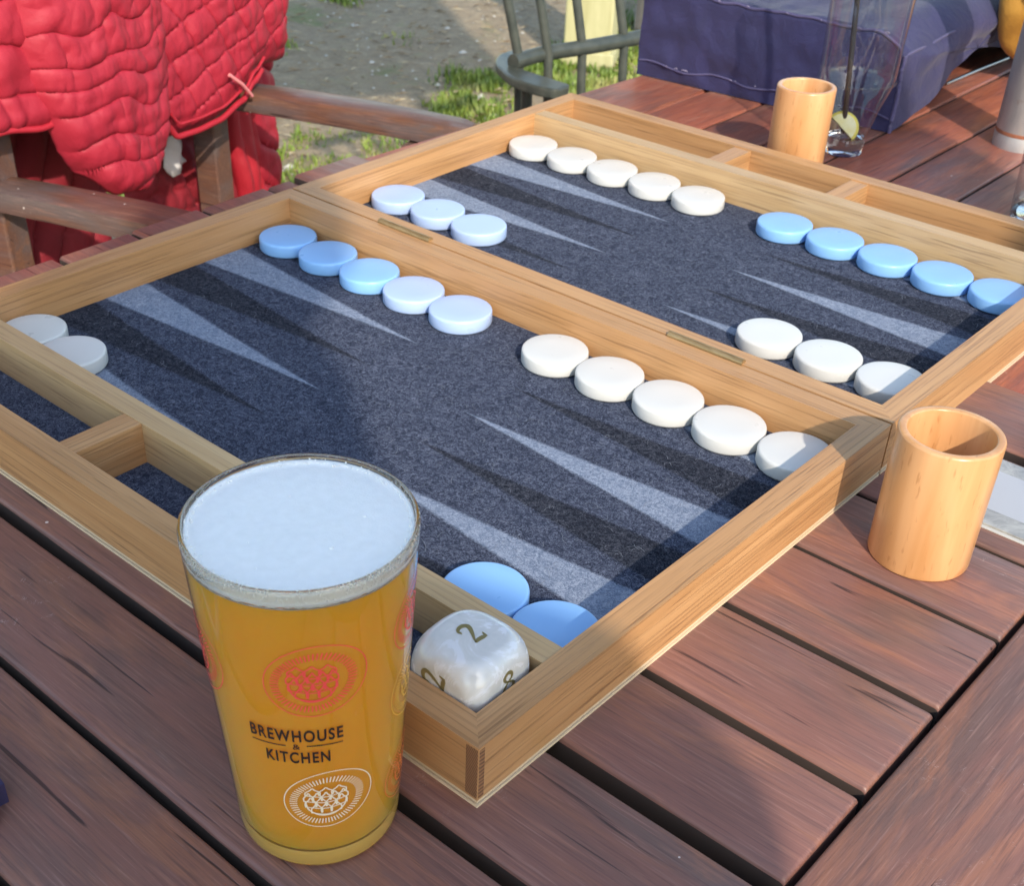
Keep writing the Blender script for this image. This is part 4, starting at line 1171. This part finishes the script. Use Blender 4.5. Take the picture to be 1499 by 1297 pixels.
# ------------------------------------------------------------------ unseen parasol added to cast shade on the earth
def un_(u, n): return (.84*u+.545*n, -.545*u+.84*n)
def parasol():
    cx, cy = un_(-28, -3)
    px, py = un_(-60, -36)
    t = thing('added_shade_parasol', (px, py, -16.8), label='beige square parasol added out of view to shade the bare earth behind the armchair', cat='parasol')
    z = 24+16.8; h = 27
    V = [(0, 0, z+3.2)]; F = []
    n = 12
    rim = []
    for k in range(4):
        for j in range(n):
            a = [(-1,-1),(1,-1),(1,1),(-1,1)][k]; b = [(-1,-1),(1,-1),(1,1),(-1,1)][(k+1) % 4]; tt = j/n
            uu, nn = (a[0]+(b[0]-a[0])*tt)*h, (a[1]+(b[1]-a[1])*tt)*(h-.3)
            rim.append((uu, nn))
    for s_ in (.5, 1.0):
        for uu, nn in rim:
            x, y = un_(-28+uu*s_, -3+nn*s_); V.append((x-px, y-py, z+3.2*(1-s_)))
    V[0] = (cx-px, cy-py, z+3.2)
    m_ = len(rim)
    for k in range(m_):
        k2 = (k+1) % m_; F.append((0, 1+k, 1+k2)); F.append((1+k, 1+m_+k, 1+m_+k2, 1+k2))
    o = from_py('canopy', V, F, CANOPY, t); md = o.modifiers.new('t', 'SOLIDIFY'); md.thickness = .08*S
    tube('pole', [(0,0,0),(0,0,z+8)], .6, ZINC, t, 16)
    tube('arm', [(0,0,z+8),(cx-px, cy-py, z+5)], .5, ZINC, t, 12)
    tube('hub', [(cx-px, cy-py, z+5.4),(cx-px, cy-py, z+2.6)], .5, ZINC, t, 12)
    box('base', -6, 6, -6, 6, 0, 1.2, ZINC, t, .2)
parasol()

# ------------------------------------------------------------------ unseen photographer, plus an added person and stool, shaped to shade the board
def person(origin_u, origin_n, J, E, label, head, name='person', hands=()):
    """J joints in (u, n, z) with radii; grown with a skin modifier"""
    ox, oy = un_(origin_u, origin_n)
    root = thing(name, (ox, oy, -16.8), label=label, cat='person')
    me = bpy.data.meshes.new('body'); P = []
    for (u, n, z, r) in J:
        x, y = un_(u, n); P.append(((x-ox)*S, (y-oy)*S, (z+16.8)*S))
    me.from_pydata(P, E, []); me.update()
    o = mesh_obj('body', me, [CLOTH_A], root)
    md = o.modifiers.new('skin', 'SKIN'); me.skin_vertices.new() if not me.skin_vertices else None
    for v, (u, n, z, r) in zip(me.skin_vertices[0].data, J): v.radius = ((r if isinstance(r, (int, float)) else r[0])*S, (r if isinstance(r, (int, float)) else r[1])*S)
    me.skin_vertices[0].data[0].use_root = True
    sb = o.modifiers.new('sub', 'SUBSURF'); sb.levels = 2; sb.render_levels = 2
    u, n, z, r = head; x, y = un_(u, n)
    bm = bmesh.new(); bmesh.ops.create_uvsphere(bm, u_segments=24, v_segments=18, radius=1)
    for v in bm.verts:
        v.co = Vector((v.co.x*r*.98, v.co.y*r*.86, v.co.z*r*1.25-(.1*r if v.co.z < 0 else 0)))
        if v.co.x < 0 and abs(v.co.y) < .25*r and abs(v.co.z) < .3*r: v.co.x *= 1.13
    from_bm('head', bm, SKIN, root, (x-ox, y-oy, z+16.8), (0, 0, -math.radians(33)), True)
    bm = bmesh.new(); bmesh.ops.create_uvsphere(bm, u_segments=24, v_segments=18, radius=1)
    for v in bm.verts:
        v.co = Vector((v.co.x*r*1.1+.18*r, v.co.y*r*.99, max(v.co.z, -.45)*r*1.35+.12*r))
    from_bm('hair', bm, HAIR, root, (x-ox, y-oy, z+16.8), (0, 0, -math.radians(33)), True)
    for (hu, hn, hz, dirn) in hands:
        hx, hy = un_(hu, hn)
        bm = bmesh.new()
        box_bm(-.9, .9, -.25, .25, -.9, .9, .22, 3, bm)
        for k in range(4):
            L_ = (1.5, 1.75, 1.65, 1.3)[k]
            box_bm(-.95-L_, -.7, -.18, .18, .5-k*.42, .86-k*.42, .15, 3, bm)
        box_bm(-.8, -.3, -.2, .2, .7, 1.9, .16, 3, bm)
        from_bm('hand', bm, SKIN, root, (hx-ox, hy-oy, hz+16.8), (0, 0, -math.radians(33)+dirn), True)
J1 = [(32,-4.2,3.2,(3.2,2.4)),(32,-4.1,8,(3.4,2.3)),(32,-3.9,12,(4.4,2.4)),(31.6,-3.2,15,(3.4,2.4)),(31,-2.2,17.2,(2.6,2.2)),(30.6,-1.6,18.8,(1.9,1.9)),
      (32,.9,12.4,1.5),(29.5,1.5,9.8,1.05),(26,-.3,9.2,.8),(32,-8.2,14.8,2.6),(30,-9.4,9.3,1.2),(26.2,-5.2,9.1,.8),
      (32,-2.4,1.5,1.9),(31,-2.4,-7,1.5),(32,-2.4,-15.8,1.0),(32,-6.0,1.5,1.9),(31.5,-6.4,-7,1.5),(32,-6.4,-15.8,1.0),(30.4,-2.4,-16.2,.8),(30.4,-6.4,-16.2,.8),(31.6,-5.0,18.6,3.4)]  # photographer; hood and shoulder joints shaped to fit the edge of the shade
E1 = [(0,1),(1,2),(2,3),(3,4),(4,5),(2,6),(6,7),(7,8),(2,9),(9,10),(10,11),(0,12),(12,13),(13,14),(0,15),(15,16),(16,17),(14,18),(17,19)]
person(32, -4.2, J1, E1+[(3,20)], 'unseen person in a grey jumper standing behind the near end of the table, shaped to fit the shade edge', (30.4,-1.3,20.6,2.1), hands=((25.0,-.9,9.2,.3),(25.2,-4.6,9.1,-.3)))
J2 = [(27,13,-5,(3.6,2.6)),(27,13,1,(3.6,2.5)),(27,13,8,(4.2,2.6)),(26.8,13,12.6,(2.6,2.0)),(26.5,13,15,(1.3,1.3)),(26.3,13,16.4,(1.1,1.1)),
      (27,8.9,10.8,1.4),(26.4,7.6,5.5,1.1),(23.5,9.4,3.2,.8),(27,17.2,10.8,1.4),(26.4,18.4,5.5,1.1),(23.5,16.8,3.2,.8),
      (26.6,11,-6,1.9),(19.5,11,-6,1.6),(19.5,11,-15.8,1.0),(26.6,15,-6,1.9),(19.5,15,-6,1.6),(19.5,15,-15.8,1.0),(17.8,11,-16.2,.8),(17.8,15,-16.2,.8)]  # made-up sitter, shoulder slope shaped to shade the right of the board
person(27, 13, J2, E1, 'added unseen person in a grey jumper sitting right of the table for shade', (26.1,13,18.1,1.9), hands=((22.5,9.8,3.0,.2),(22.5,16.4,3.0,-.2)))
for zz in (1,):
    x, y = un_(27, 13)
    st = thing('stool', (x, y, -16.8), math.radians(-33), label='added unseen dark wooden stool under the added person at the right side of the table', cat='stool')
    box('seat', -3.5, 3.5, -4, 4, 8.2, 8.9, CHAIRWOOD, st, .15)
    for a in (-3, 2.2):
        for b in (-3.5, 2.7): box('leg', a, a+.8, b, b+.8, 0, 8.19, CHAIRWOOD, st, .05)
